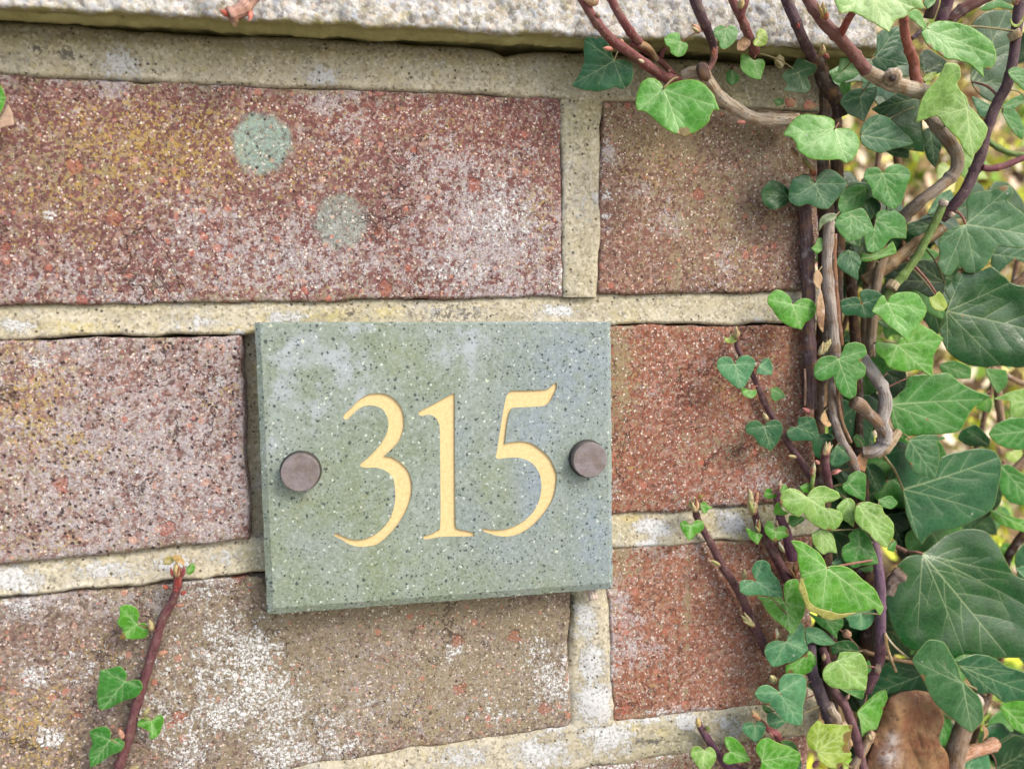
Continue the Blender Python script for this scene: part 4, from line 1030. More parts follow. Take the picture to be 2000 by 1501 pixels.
# ---- lower left creeper on the wall
s = Shoot('thin purple ivy creeper on the lichen crusted brick left of and below the plaque', (250, 1500, 2))
s.stem('c9', [(1155, 215, 5), (1150, 330, 5), (1115, 420, 4), (1060, 520, 3.5), (1010, 680, 3.5), (960, 850, 3.5), (915, 1000, 3.5), (870, 1150, 3.5), (835, 1300, 3.5), (790, 1440, 3.5), (755, 1560, 3.5)], 28, PURPLE, r1=36, ring=0.009)
s.leaf('c9', [(775,450),(820,432),(880,450),(905,500),(890,557),(940,550),(965,590),(955,640),(900,655),(840,655),(770,655),(800,600),(760,550),(780,500)], (890,560), [(775,655),(790,450),(958,600)], 'bright', 5, brown=[(790,645,40)])
s.leaf('c9', [(818,932),(825,880),(780,832),(700,850),(650,860),(640,950),(628,1030),(650,1122),(720,1100),(810,1055),(890,1030),(928,970),(910,925),(860,920)], (815,930), [(652,1120),(660,865),(915,960)], 'mid', 6.5, wave=1.2)
s.leaf('c9', [(988,1185),(950,1160),(900,1190),(895,1220),(940,1240),(970,1260),(970,1300),(1000,1305),(1040,1265),(1065,1180),(1050,1145),(1010,1160)], (985,1180), [(990,1302),(900,1212),(1052,1155)], 'bright', 5)
s.leaf('c9', [(718,1312),(720,1260),(690,1225),(630,1230),(580,1260),(600,1330),(580,1400),(590,1490),(650,1460),(720,1410),(790,1380),(810,1330),(780,1300),(740,1305)], (715,1310), [(590,1490),(585,1262),(800,1345)], 'mid', 6)
s.bud('c9', 985, 600, -95, 90, 46, h=6); s.bud('c9', 1030, 760, -30, 90, 42, h=5, color=C(206, 150, 128)); s.bud('c9', 930, 1150, -50, 90, 44, h=5); s.bud('c9', 800, 1300, -115, 80, 44, h=5, color=C(206, 160, 140))
s.bud('c9', 1150, 440, -5, 60, 30, h=5, color=C(206, 150, 128)); s.bud('c9', 840, 1510, -20, 90, 44, h=5); s.bud('c9', 1085, 330, -130, 45, 34, h=5, color=C(190, 92, 80)); s.bud('c9', 1180, 360, -10, 40, 34, h=5, color=C(180, 82, 72))
s.stem('c9', [(1150, 330, 5), (1158, 270, 6), (1165, 200, 7)], 30, C(160, 70, 62), r1=16, name='tip', ring=0.004)
s.bud('c9', 1150, 250, -95, 120, 50, h=8, color=C(216, 196, 140)); s.bud('c9', 1185, 250, -75, 95, 26, h=8, color=C(150, 70, 84)); s.bud('c9', 1120, 250, -100, 80, 22, h=8, color=C(160, 76, 80))
s.leaf('c9', [(1110,170),(1070,175),(1062,145),(1090,118),(1120,122),(1130,150)], (1125,160), [(1070,150)], C(170, 160, 90), 9, pet=False, wave=2)
s.leaf('c9', [(1120,125),(1140,108),(1175,118),(1200,150),(1196,178),(1165,165),(1140,155)], (1160,160), [(1195,160)], C(206, 176, 110), 10, pet=False, wave=2)
s.leaf('c9', [(1210,220),(1220,185),(1250,162),(1270,185),(1260,220),(1225,240)], (1212,235), [(1255,165)], 'bright', 6, pet=False, wave=2)

# ---- bits at the top left
s = Shoot('short bare pinkish twig end over the mossy edge of the coping at upper left', (480, 10, 18), name='ivy_twig', cat='twig', group=None)
s.stem('p', [(510, -30, 20), (490, -2, 20), (478, 14, 20.5), (462, 24, 21), (446, 30, 21.5)], 13, C(196, 150, 130), mat=M_WOOD, r1=14, ring=0.004, rough=.12)
s.stem('p', [(462, 28, 21), (458, 40, 21), (460, 52, 20)], 9, C(206, 170, 130), mat=M_WOOD, r1=3, ring=0.003, name='side_shoot')
s.bud('p', 448, 30, 205, 28, 15, h=21.5, color=C(190, 96, 80)); s.bud('p', 490, 22, 92, 26, 12, h=21, color=C(214, 120, 110))
s = Shoot('green ivy leaf tip with a pinkish bud scale at the left edge of the picture', (-60, 240, 3))
s.stem('p', [(-180, 90, 3), (-120, 150, 3.5), (-70, 210, 3.5), (-40, 260, 3)], 9, PURPLE)
s.leaf('p', [(-70,190),(-50,160),(-20,150),(0,168),(11,186),(8,206),(-4,228),(-30,236),(-60,220)], (-66,200), [(10,190),(-22,234)], 'bright', 8)
s.leaf('p', [(-14,244),(4,226),(16,204),(24,222),(27,244),(10,247),(-8,254)], (-12,250), [(18,206)], C(206, 178, 156), 5, pet=False, quilt=.3)

# ---- shoots over the coping
s = Shoot('reddish purple ivy stem slanting down over the coping, with one blue green three lobed leaf', (1200, 40, 16))
s.stem('c1', [(190, -60, 22), (250, 40, 22), (330, 165, 22), (460, 312, 20), (600, 412, 18), (720, 500, 15), (850, 588, 12), (965, 622, 9)], 38, RED, r1=40, ring=0.010)
s.leaf('c1', [(472,468),(455,420),(430,340),(400,300),(330,285),(245,295),(237,370),(240,450),(225,520),(190,590),(145,665),(200,685),(330,708),(430,690),(480,672),(540,690),(600,640),(620,570),(610,500),(570,470),(510,460)], (470,470), [(150,665),(250,300),(545,688),(615,540)], 'teal', 15, tip_dh=-3, pet=(500,400))
s.bud('c1', 455, 385, 195, 90, 44, h=20, color=C(206, 130, 116)); s.bud('c1', 340, 20, 200, 130, 90, h=23, color=C(190, 150, 120)); s.bud('c1', 890, 560, -60, 40, 30, h=12, color=C(190, 150, 130))
s.bud('c1', 700, 480, 205, 60, 40, h=17, color=C(206, 190, 160)); s.bud('c1', 360, 130, 240, 60, 36, h=23, color=C(206, 190, 170))
s = Shoot('purple ivy stem next to the slanting one, splitting to a pale peeling spur', (1250, 60, 14))
s.stem('c1', [(430, -60, 20), (480, 60, 20), (540, 160, 20), (600, 250, 18), (670, 330, 16)], 36, RED)
s.stem('c1', [(650, 330, 15), (720, 360, 14), (770, 410, 13), (805, 470, 12)], 32, C(186, 150, 110), mat=M_WOOD, r1=14, ring=None, name='side_branch')
s.stem('c1', [(590, 340, 15), (640, 350, 15), (760, 420, 10), (860, 500, 8), (930, 580, 7)], 26, RED, name='side_branch')
s.stem('c1', [(835, 440, 9), (845, 400, 10), (870, 372, 11)], 22, RED, r1=16, name='side_branch', ring=None)
s.bud('c1', 545, 330, 215, 60, 34, h=18, color=C(206, 160, 120))
s = Shoot('pale tan branch running right from behind the large bright leaf over the brown brick', (1400, 150, 10))
s.stem('c1', [(1080, -60, 21), (1120, 60, 21), (1155, 150, 20), (1190, 225, 18), (1225, 320, 15), (1245, 400, 13)], 52, DARKP, r1=30, ring=0.012)
s.stem('c1', [(1250, 360, 14), (1243, 440, 13), (1215, 510, 12), (1170, 560, 12)], 27, C(160, 110, 100), name='side_branch')
s.stem('c1', [(1000, 590, 9), (1080, 560, 11), (1150, 568, 12), (1195, 620, 12), (1270, 735, 10), (1390, 825, 8), (1530, 905, 7), (1690, 922, 7), (1880, 925, 6)], 44, TAN, mat=M_WOOD, r1=50, rough=.14, ring=0.014)
s.stem('c1', [(1150, 530, 14), (1160, 560, 17.5), (1180, 590, 14)], 46, C(120, 92, 78), mat=M_WOOD, r1=40, name='knot', ring=None, rough=.15)
s.bud('c1', 1130, 250, 230, 110, 56, h=19, color=C(206, 150, 130)); s.bud('c1', 1235, 440, -85, 100, 36, h=16, color=C(186, 100, 90)); s.bud('c1', 1480, 945, 185, 80, 40, h=9, color=C(206, 130, 120))
s.leaf('c1', [(850,682),(830,640),(790,612),(730,603),(680,640),(645,720),(640,800),(650,855),(700,862),(740,880),(790,930),(850,985),(920,1020),(970,1040),(1015,1055),(1080,1030),(1150,990),(1200,945),(1215,890),(1240,850),(1285,850),(1265,800),(1235,730),(1180,660),(1120,625),(1030,612),(950,630),(890,657)], (850,686), [(1012,1050),(655,850),(1278,846),(760,612)], 'bright', 19, tip_dh=3, side_dh=-2, pet=(960,600), brown=[(1010,1035,70)], label='large bright green leaf with a withered pale tip')
s.leaf('c1', [(985,318),(975,260),(950,250),(890,265),(857,300),(870,345),(900,370),(910,410),(960,440),(1010,425),(1040,370),(1035,335),(1000,322)], (985,325), [(960,438),(862,305),(1036,350)], 'bright', 18)
s.leaf('c1', [(1300,195),(1335,212),(1370,195),(1410,215),(1425,260),(1395,330),(1320,385),(1285,360),(1280,320),(1240,265),(1245,220)], (1335,215), [(1320,382),(1245,260),(1422,255)], 'mid', 24, pet=(1280,330))
s.leaf('c1', [(1335,555),(1380,540),(1440,590),(1425,630),(1380,660),(1340,630)], (1385,543), [(1380,658)], 'mid', 6, pet=(1380,520))
s = Shoot('forked red ivy stem on the coping with tiny round leaves at its foot', (1460, 60, 16))
s.stem('c1', [(1360, -60, 22), (1400, 40, 22), (1450, 140, 22), (1490, 230, 20), (1530, 330, 17), (1560, 410, 13)], 34, RED, r1=40)
s.stem('c1', [(1505, -60, 24), (1480, 40, 24), (1455, 110, 23), (1450, 160, 22)], 26, RED, name='side_branch')
s.bud('c1', 1440, 70, -80, 130, 60, h=25, color=C(196, 176, 120))
s.leaf('c1', [(1570,250),(1600,222),(1640,240),(1655,290),(1640,345),(1590,360),(1548,350),(1545,320),(1565,290)], (1560,345), [(1625,230)], 'yel', 20)
s.leaf('c1', [(1450,425),(1490,420),(1545,463),(1580,455),(1620,460),(1635,500),(1600,615),(1530,600),(1470,560),(1445,520)], (1545,467), [(1600,613),(1450,430),(1632,480)], 'bright', 14)
s.leaf('c2', [(120,560),(180,520),(230,450),(300,470),(375,510),(360,560),(300,600),(330,670),(290,720),(200,710),(115,700),(150,650),(110,600)], (230,560), [(290,715),(370,512),(120,600)], 'dark', 13, wave=2.5, cup=1, label='small crinkled dark leaf with pale edges')
s.leaf('c1', [(1420,330),(1470,280),(1520,300),(1520,350),(1470,392),(1420,388)], (1515,310), [(1425,380)], C(150, 118, 96), 19, pet=False, wave=2.5, mat=M_DEAD)
s.leaf('c2', [(50,470),(85,420),(120,445),(128,500),(100,530),(60,510)], (110,520), [(85,425)], C(150,140,90), 11, wave=2, cup=1.5)
s.leaf('c2', [(130,770),(170,750),(215,790),(190,830),(140,815)], (190,800), [(135,780)], C(150,84,72), 6, pet=False, wave=2.5, mat=M_DEAD)
s.leaf('c2', [(270,820),(300,770),(340,790),(390,810),(340,840),(290,845)], (300,810), [(385,810)], C(150,84,72), 6, pet=False, wave=2.5, mat=M_DEAD)
s.leaf('c2', [(40,780),(80,755),(125,770),(115,805),(70,820)], (110,790), [(45,785)], 'mid', 5, pet=False)
s = Shoot('dull purple ivy stem over the coping end, left of the knotted branch', (1560, 60, 16))
s.stem('c2', [(110, -80, 22), (160, 40, 22), (220, 180, 22), (265, 290, 20), (310, 380, 15), (340, 440, 10)], 46, DARKP, r1=40)
s.stem('c2', [(340, 420, 9), (400, 520, 6), (440, 640, 5), (520, 760, 3), (560, 900, 2)], 56, C(84, 70, 60), mat=M_WOOD, r1=52, name='side_branch')
s.bud('c2', 415, 430, -85, 110, 66, h=14, color=C(196, 180, 120)); s.bud('c2', 430, 420, 35, 70, 46, h=14, color=C(170, 90, 80)); s.bud('c2', 230, 220, -80, 60, 30, h=23, color=C(180, 80, 80))

# ---- knotted branch
s = Shoot('pale branch with a round eye shaped knot, forking to two red stems', (1700, 150, 14))
s.stem('c2', [(260, -80, 22), (330, 30, 22), (430, 170, 22), (540, 282, 21), (640, 395, 18), (740, 520, 16), (780, 560, 16)], 46, C(132, 86, 80), r1=50)
s.stem('c2', [(760, 540, 16), (830, 590, 15), (930, 640, 14), (1040, 668, 14), (1130, 690, 13), (1220, 720, 10)], 50, TAN, mat=M_WOOD, r1=60, name='branch', ring=None, rough=.12)
s.stem('c2', [(955, 596, 15), (962, 600, 20.5)], 72, TAN, mat=M_WOOD, r1=52, name='knot', ring=None, rough=.12)
s.stem('c2', [(962, 598, 19), (963, 599, 21.2)], 34, C(96, 74, 62), mat=M_WOOD, r1=26, name='knot_scar', ring=None, rough=.15)
s.stem('c2', [(545, 285, 21), (575, 235, 23), (620, 150, 26), (665, 80, 28)], 40, C(150, 72, 58), name='side_branch', r1=30)
s.stem('c2', [(1048, 110, 24), (1050, 200, 22), (1062, 290, 20), (1095, 400, 17), (1125, 480, 15), (1130, 560, 14), (1150, 660, 13)], 34, C(150, 86, 68), r1=44, name='side_branch')
s.stem('c2', [(1110, 300, 14), (1160, 260, 12), (1210, 215, 10)], 18, DARKP, name='side_branch')
s.bud('c2', 430, 150, -95, 190, 70, h=24, color=C(190, 160, 96)); s.bud('c2', 440, 150, -70, 80, 50, h=25, color=C(190, 100, 60))
s.leaf('c2', [(510,-10),(540,70),(545,120),(640,90),(720,130),(800,170),(870,210),(935,250),(965,185),(1000,150),(1060,130),(1100,80),(1130,65),(1225,75),(1190,30),(1180,-20),(1100,-110),(900,-170),(650,-120)], (790,-60), [(933,248),(548,118),(1220,73)], 'light', 36, tip_dh=2, label='large pale green pointed leaf cut by the top edge', brown=[(1215,70,25),(550,110,25)])
s.leaf('c2', [(950,215),(1010,200),(1040,300),(1060,420),(1075,500),(1000,510),(940,560),(860,530),(800,470),(830,400),(820,300),(870,240)], (830,440), [(1000,205),(1070,500),(940,558)], 'teal', 6)
s.leaf('c2', [(560,420),(600,410),(640,450),(690,520),(710,560),(650,610),(540,640),(490,600),(480,560),(540,545),(550,480)], (575,545), [(705,560),(590,415),(510,630)], 'mid', 8)
s.leaf('c2', [(580,740),(650,690),(740,680),(840,670),(835,740),(790,830),(740,940),(690,910),(620,880),(580,830),(555,790)], (710,740), [(740,938),(838,672),(560,795)], 'teal', 7)
s.leaf('c2', [(715,600),(760,590),(830,630),(790,650),(740,640)], (790,620), [(720,605)], 'blue', 6)

# ---- pale grey curved branch
s = Shoot('smooth grey brown curved branch before the bright gap at the right, with broad leaves', (1870, 330, 4))
s.stem('c2', [(1180, 800, 2), (1260, 920, 5), (1330, 1000, 6), (1400, 1090, 7), (1455, 1200, 7), (1460, 1300, 7), (1390, 1390, 6), (1300, 1455, 6), (1210, 1520, 5), (1130, 1590, 3), (1060, 1660, 0), (1000, 1740, -4)], 45, GREYW, mat=M_WOOD, r1=46, rough=.13, ring=0.02)
s.leaf('c2', [(1280,900),(1220,920),(1140,945),(1160,850),(1190,760),(1240,680),(1310,610),(1340,540),(1370,490),(1420,485),(1470,510),(1485,590),(1460,640),(1480,700),(1530,740),(1545,790),(1560,830),(1620,890),(1690,980),(1680,1040),(1640,1130),(1570,1215),(1520,1170),(1470,1080),(1400,1010),(1350,950),(1310,900)], (1535,835), [(1565,1210),(1150,940),(1415,490),(1688,985)], 'light', 17, tip_dh=-3, wave=1.3)
s.leaf('c2', [(516,988),(510,930),(470,905),(380,890),(280,880),(220,905),(160,970),(120,1040),(170,1060),(210,1100),(225,1150),(270,1195),(340,1225),(430,1240),(540,1230),(600,1265),(660,1225),(695,1150),(700,1090),(680,1030),(630,990),(560,990)], (516,992), [(595,1260),(130,1040),(695,1130),(240,1170),(400,895)], 'bright', 15, wave=1.4, tip_dh=2)
s.leaf('c2', [(710,1040),(730,960),(790,900),(860,885),(930,910),(1000,980),(1080,1050),(1120,1105),(1060,1130),(960,1150),(870,1180),(780,1150),(725,1110)], (716,1042), [(1118,1105),(860,890),(870,1178)], 'teal', 13, tip_dh=-2)
s.leaf('c2', [(800,840),(900,780),(1020,710),(1160,740),(1180,850),(1190,980),(1205,1170),(1110,1160),(1020,1130),(960,1000),(900,920)], (1150,760), [(805,842),(1203,1165)], 'dark', 4)
s.leaf('c2', [(1200,1000),(1280,980),(1340,1060),(1330,1180),(1290,1290),(1240,1240),(1195,1120)], (1250,990), [(1290,1288),(1335,1070)], 'dark', 1)
s.leaf('c2', [(1190,610),(1230,570),(1300,555),(1270,610),(1220,632)], (1200,625), [(1298,556)], 'yel', 5)
s.leaf('c2', [(1170,420),(1230,380),(1320,430),(1380,480),(1330,560),(1240,580),(1180,530)], (1200,560), [(1375,482),(1200,400)], 'deep', 0)
s.bud('c2', 270, 1220, 55, 180, 60, h=9, color=C(170, 150, 90)); s.bud('c2', 360, 1350, 235, 90, 60, h=8, color=C(170, 96, 70)); s.bud('c2', 180, 1145, 55, 120, 44, h=9, color=C(180,170,110))

# ---- dark purple stem at the right edge
s = Shoot('long dark purple ivy stem running down the right edge between large glossy leaves', (1900, 300, 10))
s.stem('c2', [(1960, -60, 13), (1930, 100, 13), (1910, 300, 13), (1890, 470, 13), (1850, 640, 13), (1760, 810, 12), (1690, 1000, 11), (1640, 1200, 10), (1580, 1350, 9), (1500, 1500, 8), (1420, 1600, 6), (1330, 1690, 3)], 40, DARKP, r1=46, ring=0.016)
s.stem('c3', [(1400, 520, 3), (1320, 570, 2), (1200, 640, 1), (1060, 750, 0), (950, 830, -2), (850, 890, -4)], 44, C(170, 140, 96), mat=M_WOOD, name='branch')
s.stem('c2', [(1655, 1292, 11), (1730, 1300, 12), (1830, 1275, 13), (1930, 1235, 14), (2040, 1190, 15)], 27, C(122, 66, 72), name='side_branch')
s.stem('c2', [(1690, 1080, 3), (1760, 1130, 4), (1850, 1175, 5), (1960, 1195, 6), (2060, 1195, 6)], 24, GREENS, name='side_branch')
s.bud('c3', 1440, 420, 20, 60, 50, h=11, color=C(206, 190, 170)); s.bud('c2', 1905, 40, -75, 130, 60, h=14, color=C(190, 170, 120))
s.stem('c2', [(1890, 240, 14), (1915, 300, 14)], 44, C(196, 176, 140), mat=M_WOOD, name='node_scar', ring=None)
s.leaf('c2', [(1870,140),(1890,180),(1915,190),(1945,175),(1970,125),(1960,170),(1935,205),(1900,210),(1872,180)], (1915,200), [(1965,130),(1872,145)], 'yel', 17, pet=False)
s.leaf('c2', [(1218,218),(1260,180),(1330,163),(1420,165),(1540,200),(1640,255),(1720,320),(1760,410),(1750,490),(1705,540),(1655,530),(1668,600),(1620,560),(1560,500),(1480,470),(1380,455),(1300,400),(1240,360),(1190,290),(1180,250)], (1222,224), [(1664,595),(1755,430),(1330,166),(1300,395)], 'bright', 17, tip_dh=3, cup=.6, brown=[(1240,370,40),(1320,425,40),(1700,535,25)], label='bright oval leaf with brown nibbled lower edge')
s.leaf('c2', [(1060,120),(1130,68),(1170,90),(1200,150),(1222,216),(1190,240),(1180,215),(1120,160)], (1215,220), [(1065,118)], 'bright', 15)
s.leaf('c2', [(1570,190),(1650,110),(1760,75),(1870,85),(1890,200),(1870,330),(1850,500),(1830,640),(1780,760),(1700,780),(1600,700),(1560,600),(1600,400),(1590,280)], (1560,650), [(1870,90),(1840,650),(1580,195)], 'dark', -4)
s.leaf('c2', [(1630,70),(1700,20),(1800,5),(1900,60),(1890,80),(1780,60),(1680,85)], (1895,72), [(1635,72)], 'mid', 2)
s.leaf('c2', [(1850,545),(1890,520),(1940,520),(1980,540),(2050,600),(2060,720),(1975,700),(1920,650),(1870,600)], (1855,560), [(2055,715),(1960,530)], 'mid', 18)
s.leaf('c2', [(1800,830),(1880,760),(1990,715),(2060,720),(2050,780),(1960,800),(1880,850)], (1990,770), [(1805,832)], 'mid', 2)
s.leaf('c2', [(1800,860),(1870,820),(1930,880),(1975,1000),(1960,1080),(1880,1010)], (1810,870), [(1960,1075)], 'mid', -12)
s.leaf('c2', [(1570,740),(1620,760),(1730,820),(1700,900),(1640,900),(1600,830)], (1725,850), [(1575,745)], 'blue', 3)
s.leaf('c3', [(1552,492),(1480,510),(1400,560),(1370,620),(1380,700),(1365,780),(1400,840),(1450,850),(1500,790),(1530,790),(1560,830),(1630,830),(1700,780),(1750,700),(1780,645),(1900,660),(2000,650),(2060,560),(1980,440),(1900,370),(1850,330),(1895,280),(1870,230),(1820,225),(1740,255),(1660,260),(1590,290),(1560,350),(1570,430)], (1556,494), [(2055,560),(1875,250),(1640,828),(1420,848),(1385,620)], 'grey', 8, tip_dh=4, wave=1.4)
s.leaf('c3', [(1422,1098),(1440,1020),(1410,950),(1470,880),(1520,800),(1640,820),(1740,790),(1820,850),(1900,910),(2060,960),(2110,1200),(2080,1400),(1950,1490),(1800,1480),(1650,1490),(1520,1450),(1430,1370),(1380,1250),(1400,1150)], (1426,1100), [(2105,1230),(1880,905),(1800,1478),(1440,1370),(1540,810)], 'dark', 6, tip_dh=6, wave=2.0, label='large dark glossy leaf at the right edge')
s.leaf('c3', [(1300,1010),(1340,990),(1370,960),(1400,990),(1430,1060),(1400,1100),(1330,1080)], (1405,1085), [(1305,1012)], 'yel', 8)
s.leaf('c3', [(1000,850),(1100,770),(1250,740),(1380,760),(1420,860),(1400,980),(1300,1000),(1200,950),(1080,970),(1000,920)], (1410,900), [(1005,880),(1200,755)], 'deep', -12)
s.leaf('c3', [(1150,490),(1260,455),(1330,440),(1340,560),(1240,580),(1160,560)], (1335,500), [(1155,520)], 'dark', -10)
s.leaf('c3', [(1290,420),(1360,300),(1450,250),(1480,330),(1430,420),(1350,440)], (1300,425), [(1455,255)], 'blue', -8)
s.leaf('c3', [(1740,640),(1900,650),(2050,690),(2050,800),(1900,740),(1790,830),(1740,780)], (1745,700), [(2045,750)], 'teal', 0)
s.leaf('c3', [(1000,-20),(1060,20),(1160,30),(1160,-60),(1080,-80)], (1010,-20), [(1155,0)], 'dark', 0, pet=False)
s = Shoot('thick purple stem and brown branch crossing behind leaves in the top right corner', (1850, 30, 0))
s.stem('c2', [(1400, -60, 2), (1370, 60, 1), (1330, 170, 0), (1280, 330, -3)], 50, C(92, 58, 72)); s.stem('c2', [(1750, -60, 0), (1600, 20, 0), (1480, 90, -2), (1400, 170, -4)], 44, C(124, 84, 76), mat=M_WOOD)
s.stem('c2', [(1290, -60, 6), (1270, 40, 5), (1240, 140, 3)], 40, C(90, 70, 64), mat=M_WOOD)
s.leaf('c2', [(1200,20),(1230,-60),(1300,-80),(1290,20),(1230,70)], (1290,0), [(1230,65)], 'mid', 8)
s.leaf('c2', [(1730,-10),(1850,-60),(1990,-40),(1950,40),(1850,20)], (1960,0), [(1735,-8)], 'dark', -3)

# ---- green cut stem
s = Shoot('green cut ivy stem with a pale round cut end slanting in front of dark leaves', (1770, 500, 4))
s.stem('c3', [(1408, 335, 8), (1350, 470, 7), (1270, 620, 6), (1210, 730, 5), (1130, 840, 4), (1050, 930, 3), (1000, 1000, 2), (960, 1090, 0)], 30, GREENS, r1=36, ring=0.018)
s.stem('c3', [(1400, 352, 8), (1409, 330, 8.6)], 33, C(214, 190, 176), mat=M_WOOD, name='cut_end', ring=None, r1=31)
s.stem('c3', [(1060, 900, 4), (1030, 945, 4)], 42, C(190, 170, 130), mat=M_WOOD, name='node_scar', ring=None)

# ---- dark vertical stem at the brick's end
s = Shoot('straight dark vertical ivy stem pressed against the end of the brickwork', (1575, 600, 2))
s.stem('c3', [(450, 150, 3), (440, 300, 3), (440, 450, 3), (452, 650, 3), (460, 900, 3), (462, 1150, 3), (470, 1400, 3), (475, 1600, 2), (470, 1780, 2)], 44, C(112, 88, 88), mat=M_WOOD, r1=46, rough=.05, ring=0.03)
s.leaf('c3', [(200,185),(250,195),(290,220),(325,260),(320,340),(270,375),(210,390),(150,350),(130,280),(150,230)], (322,300), [(135,290),(215,388),(205,190)], 'dark', 8, wave=1.5)
s.leaf('c3', [(505,208),(470,160),(410,150),(350,180),(322,260),(330,340),(400,370),(450,350),(520,380),(590,388),(640,340),(700,270),(730,210),(680,150),(620,108),(560,120),(520,168)], (506,212), [(588,386),(330,330),(728,212),(380,160),(620,112)], 'teal', 11, wave=1.2)
s.leaf('c3', [(347,1048),(330,1000),(290,965),(240,950),(185,985),(175,1040),(210,1090),(250,1150),(320,1200),(410,1228),(440,1180),(490,1150),(520,1080),(490,1030),(440,1008),(390,1020),(360,1050)], (348,1052), [(418,1226),(182,1020),(518,1082)], 'bright', 9, wave=1.2)
s.leaf('c4', [(862,974),(870,900),(920,888),(1000,900),(1020,960),(1040,1050),(990,1090),(920,1080),(840,1090),(790,1060),(775,1010),(810,970)], (862,976), [(1038,1050),(780,1010),(1000,905)], 'teal', 7, tip_dh=1)
s.bud('c4', 985, 470, -35, 120, 44, h=6, color=C(170, 120, 120)); s.bud('c4', 970, 850, 200, 90, 50, h=5, color=C(206, 130, 130)); s.bud('c4', 1040, 390, -55, 230, 80, h=8, color=C(196, 190, 130))
s.stem('c4', [(925, 500, 5), (930, 650, 5), (925, 800, 4)], 9, C(190, 150, 120), mat=M_WOOD, name='rootlet', ring=None)

# ---- peeling pale stem
s = Shoot('old pale peeling ivy stem with loose strips of tan bark', (1610, 650, 4))
s.stem('c3', [(610, 420, 9), (600, 540, 9), (588, 750, 8), (600, 900, 8), (620, 1100, 8), (640, 1330, 7), (650, 1500, 6)], 36, C(176, 160, 146), mat=M_WOOD, r1=38, rough=.2, ring=0.025)
s.stem('c4', [(1150, 480, 6), (1132, 620, 6), (1140, 800, 7), (1180, 960, 8), (1235, 1100, 8), (1290, 1200, 8), (1330, 1300, 6), (1360, 1400, 3)], 40, C(150, 134, 122), mat=M_WOOD, r1=34, rough=.16, ring=0.02)
s.stem('c3', [(640, 560, 9), (640, 750, 9), (650, 950, 9), (670, 1150, 8), (690, 1340, 7)], 18, C(150, 104, 72), mat=M_WOOD, rough=.3, ring=None, name='bark_strip')
s.stem('c4', [(1190, 640, 9), (1200, 800, 9), (1240, 960, 9), (1300, 1100, 9)], 16, C(140, 108, 80), mat=M_WOOD, rough=.3, ring=None, name='bark_strip')
s.leaf('c3', [(495,900),(500,830),(530,810),(560,870),(545,920),(560,1000),(575,1100),(560,1250),(530,1200),(515,1100),(530,960)], (530,820), [(560,1245)], C(196, 164, 126), 11, pet=False, mat=M_DEAD, name='bark_strip', wave=3, secondary=False)
s.leaf('c4', [(1060,880),(1090,830),(1110,900),(1140,960),(1100,975),(1055,920)], (1090,840), [(1105,970)], C(206, 170, 120), 9, pet=False, mat=M_DEAD, name='bark_strip', wave=2, secondary=False)
s.leaf('c4', [(1085,640),(1105,600),(1110,700),(1100,800),(1075,810),(1085,720)], (1100,610), [(1085,808)], C(190, 150, 106), 8, pet=False, mat=M_DEAD, name='bark_strip', wave=2, secondary=False)
s.leaf('c3', [(540,460),(580,425),(660,420),(650,460),(600,480),(560,500),(535,540)], (650,440), [(538,535)], C(120,140,100), 13, pet=False, wave=2)
s.leaf('c3', [(480,660),(510,630),(525,590),(550,585),(570,620),(560,670),(520,700)], (560,680), [(530,590),(482,660)], 'bright', 8, wave=2)
s.leaf('c4', [(1196,414),(1150,390),(1050,410),(1005,480),(1005,570),(1060,600),(1120,580),(1160,560),(1175,640),(1230,710),(1300,745),(1345,710),(1350,600),(1410,560),(1420,490),(1380,430),(1430,380),(1410,310),(1340,280),(1260,300),(1230,360)], (1197,420), [(1310,742),(1008,540),(1425,340),(1415,520)], 'mid', 14, wave=1.3, label='three lobed leaf with pale marbled veins')
s.leaf('c3', [(740,672),(800,700),(830,750),(810,820),(805,885),(750,850),(690,810),(655,760),(680,700)], (742,674), [(805,882),(660,755),(828,752)], 'teal', 8, pet=(640,800), wave=1.6)
s.leaf('c4', [(1000,1060),(1060,1030),(1140,1030),(1170,1070),(1100,1100),(1060,1160),(1050,1230),(1010,1210),(985,1130)], (1160,1072), [(1040,1225),(1010,1060)], 'teal', 5)
s.leaf('c4', [(1182,1122),(1240,1140),(1310,1225),(1240,1270),(1180,1300),(1130,1270),(1135,1190)], (1183,1126), [(1308,1225),(1150,1280)], 'teal', 9, pet=(1200,1080))
s.bud('c4', 1090, 1180, -65, 120, 60, h=10, color=C(214, 180, 140))

# ---- grey brown stem and its elbow
s = Shoot('grey woody ivy stem bending in a pale elbow with a broken stub', (1700, 700, 2))
s.stem('c3', [(1000, 700, 1), (970, 760, 1), (940, 900, 1), (915, 1100, 1), (895, 1300, 0), (890, 1420, 0)], 34, C(150, 130, 104), mat=M_WOOD, ring=0.03)
s.stem('c4', [(1390, 400, 3), (1430, 460, 5), (1500, 560, 6), (1570, 680, 7), (1580, 800, 7), (1555, 930, 7), (1575, 1030, 6), (1560, 1110, 5), (1490, 1170, 4), (1400, 1180, 2)], 42, C(176, 166, 158), mat=M_WOOD, r1=54, rough=.18, ring=0.02)
s.stem('c4', [(1320, 765, 9), (1380, 800, 9), (1450, 870, 8), (1530, 960, 7), (1570, 1030, 6)], 52, C(146, 122, 100), mat=M_WOOD, r1=44, rough=.2, name='broken_stub', ring=None)
s.stem('c4', [(1680, 1020, 4), (1640, 1070, 5), (1590, 1130, 5), (1500, 1190, 3)], 40, C(180, 156, 120), mat=M_WOOD, r1=50, rough=.14, name='branch')
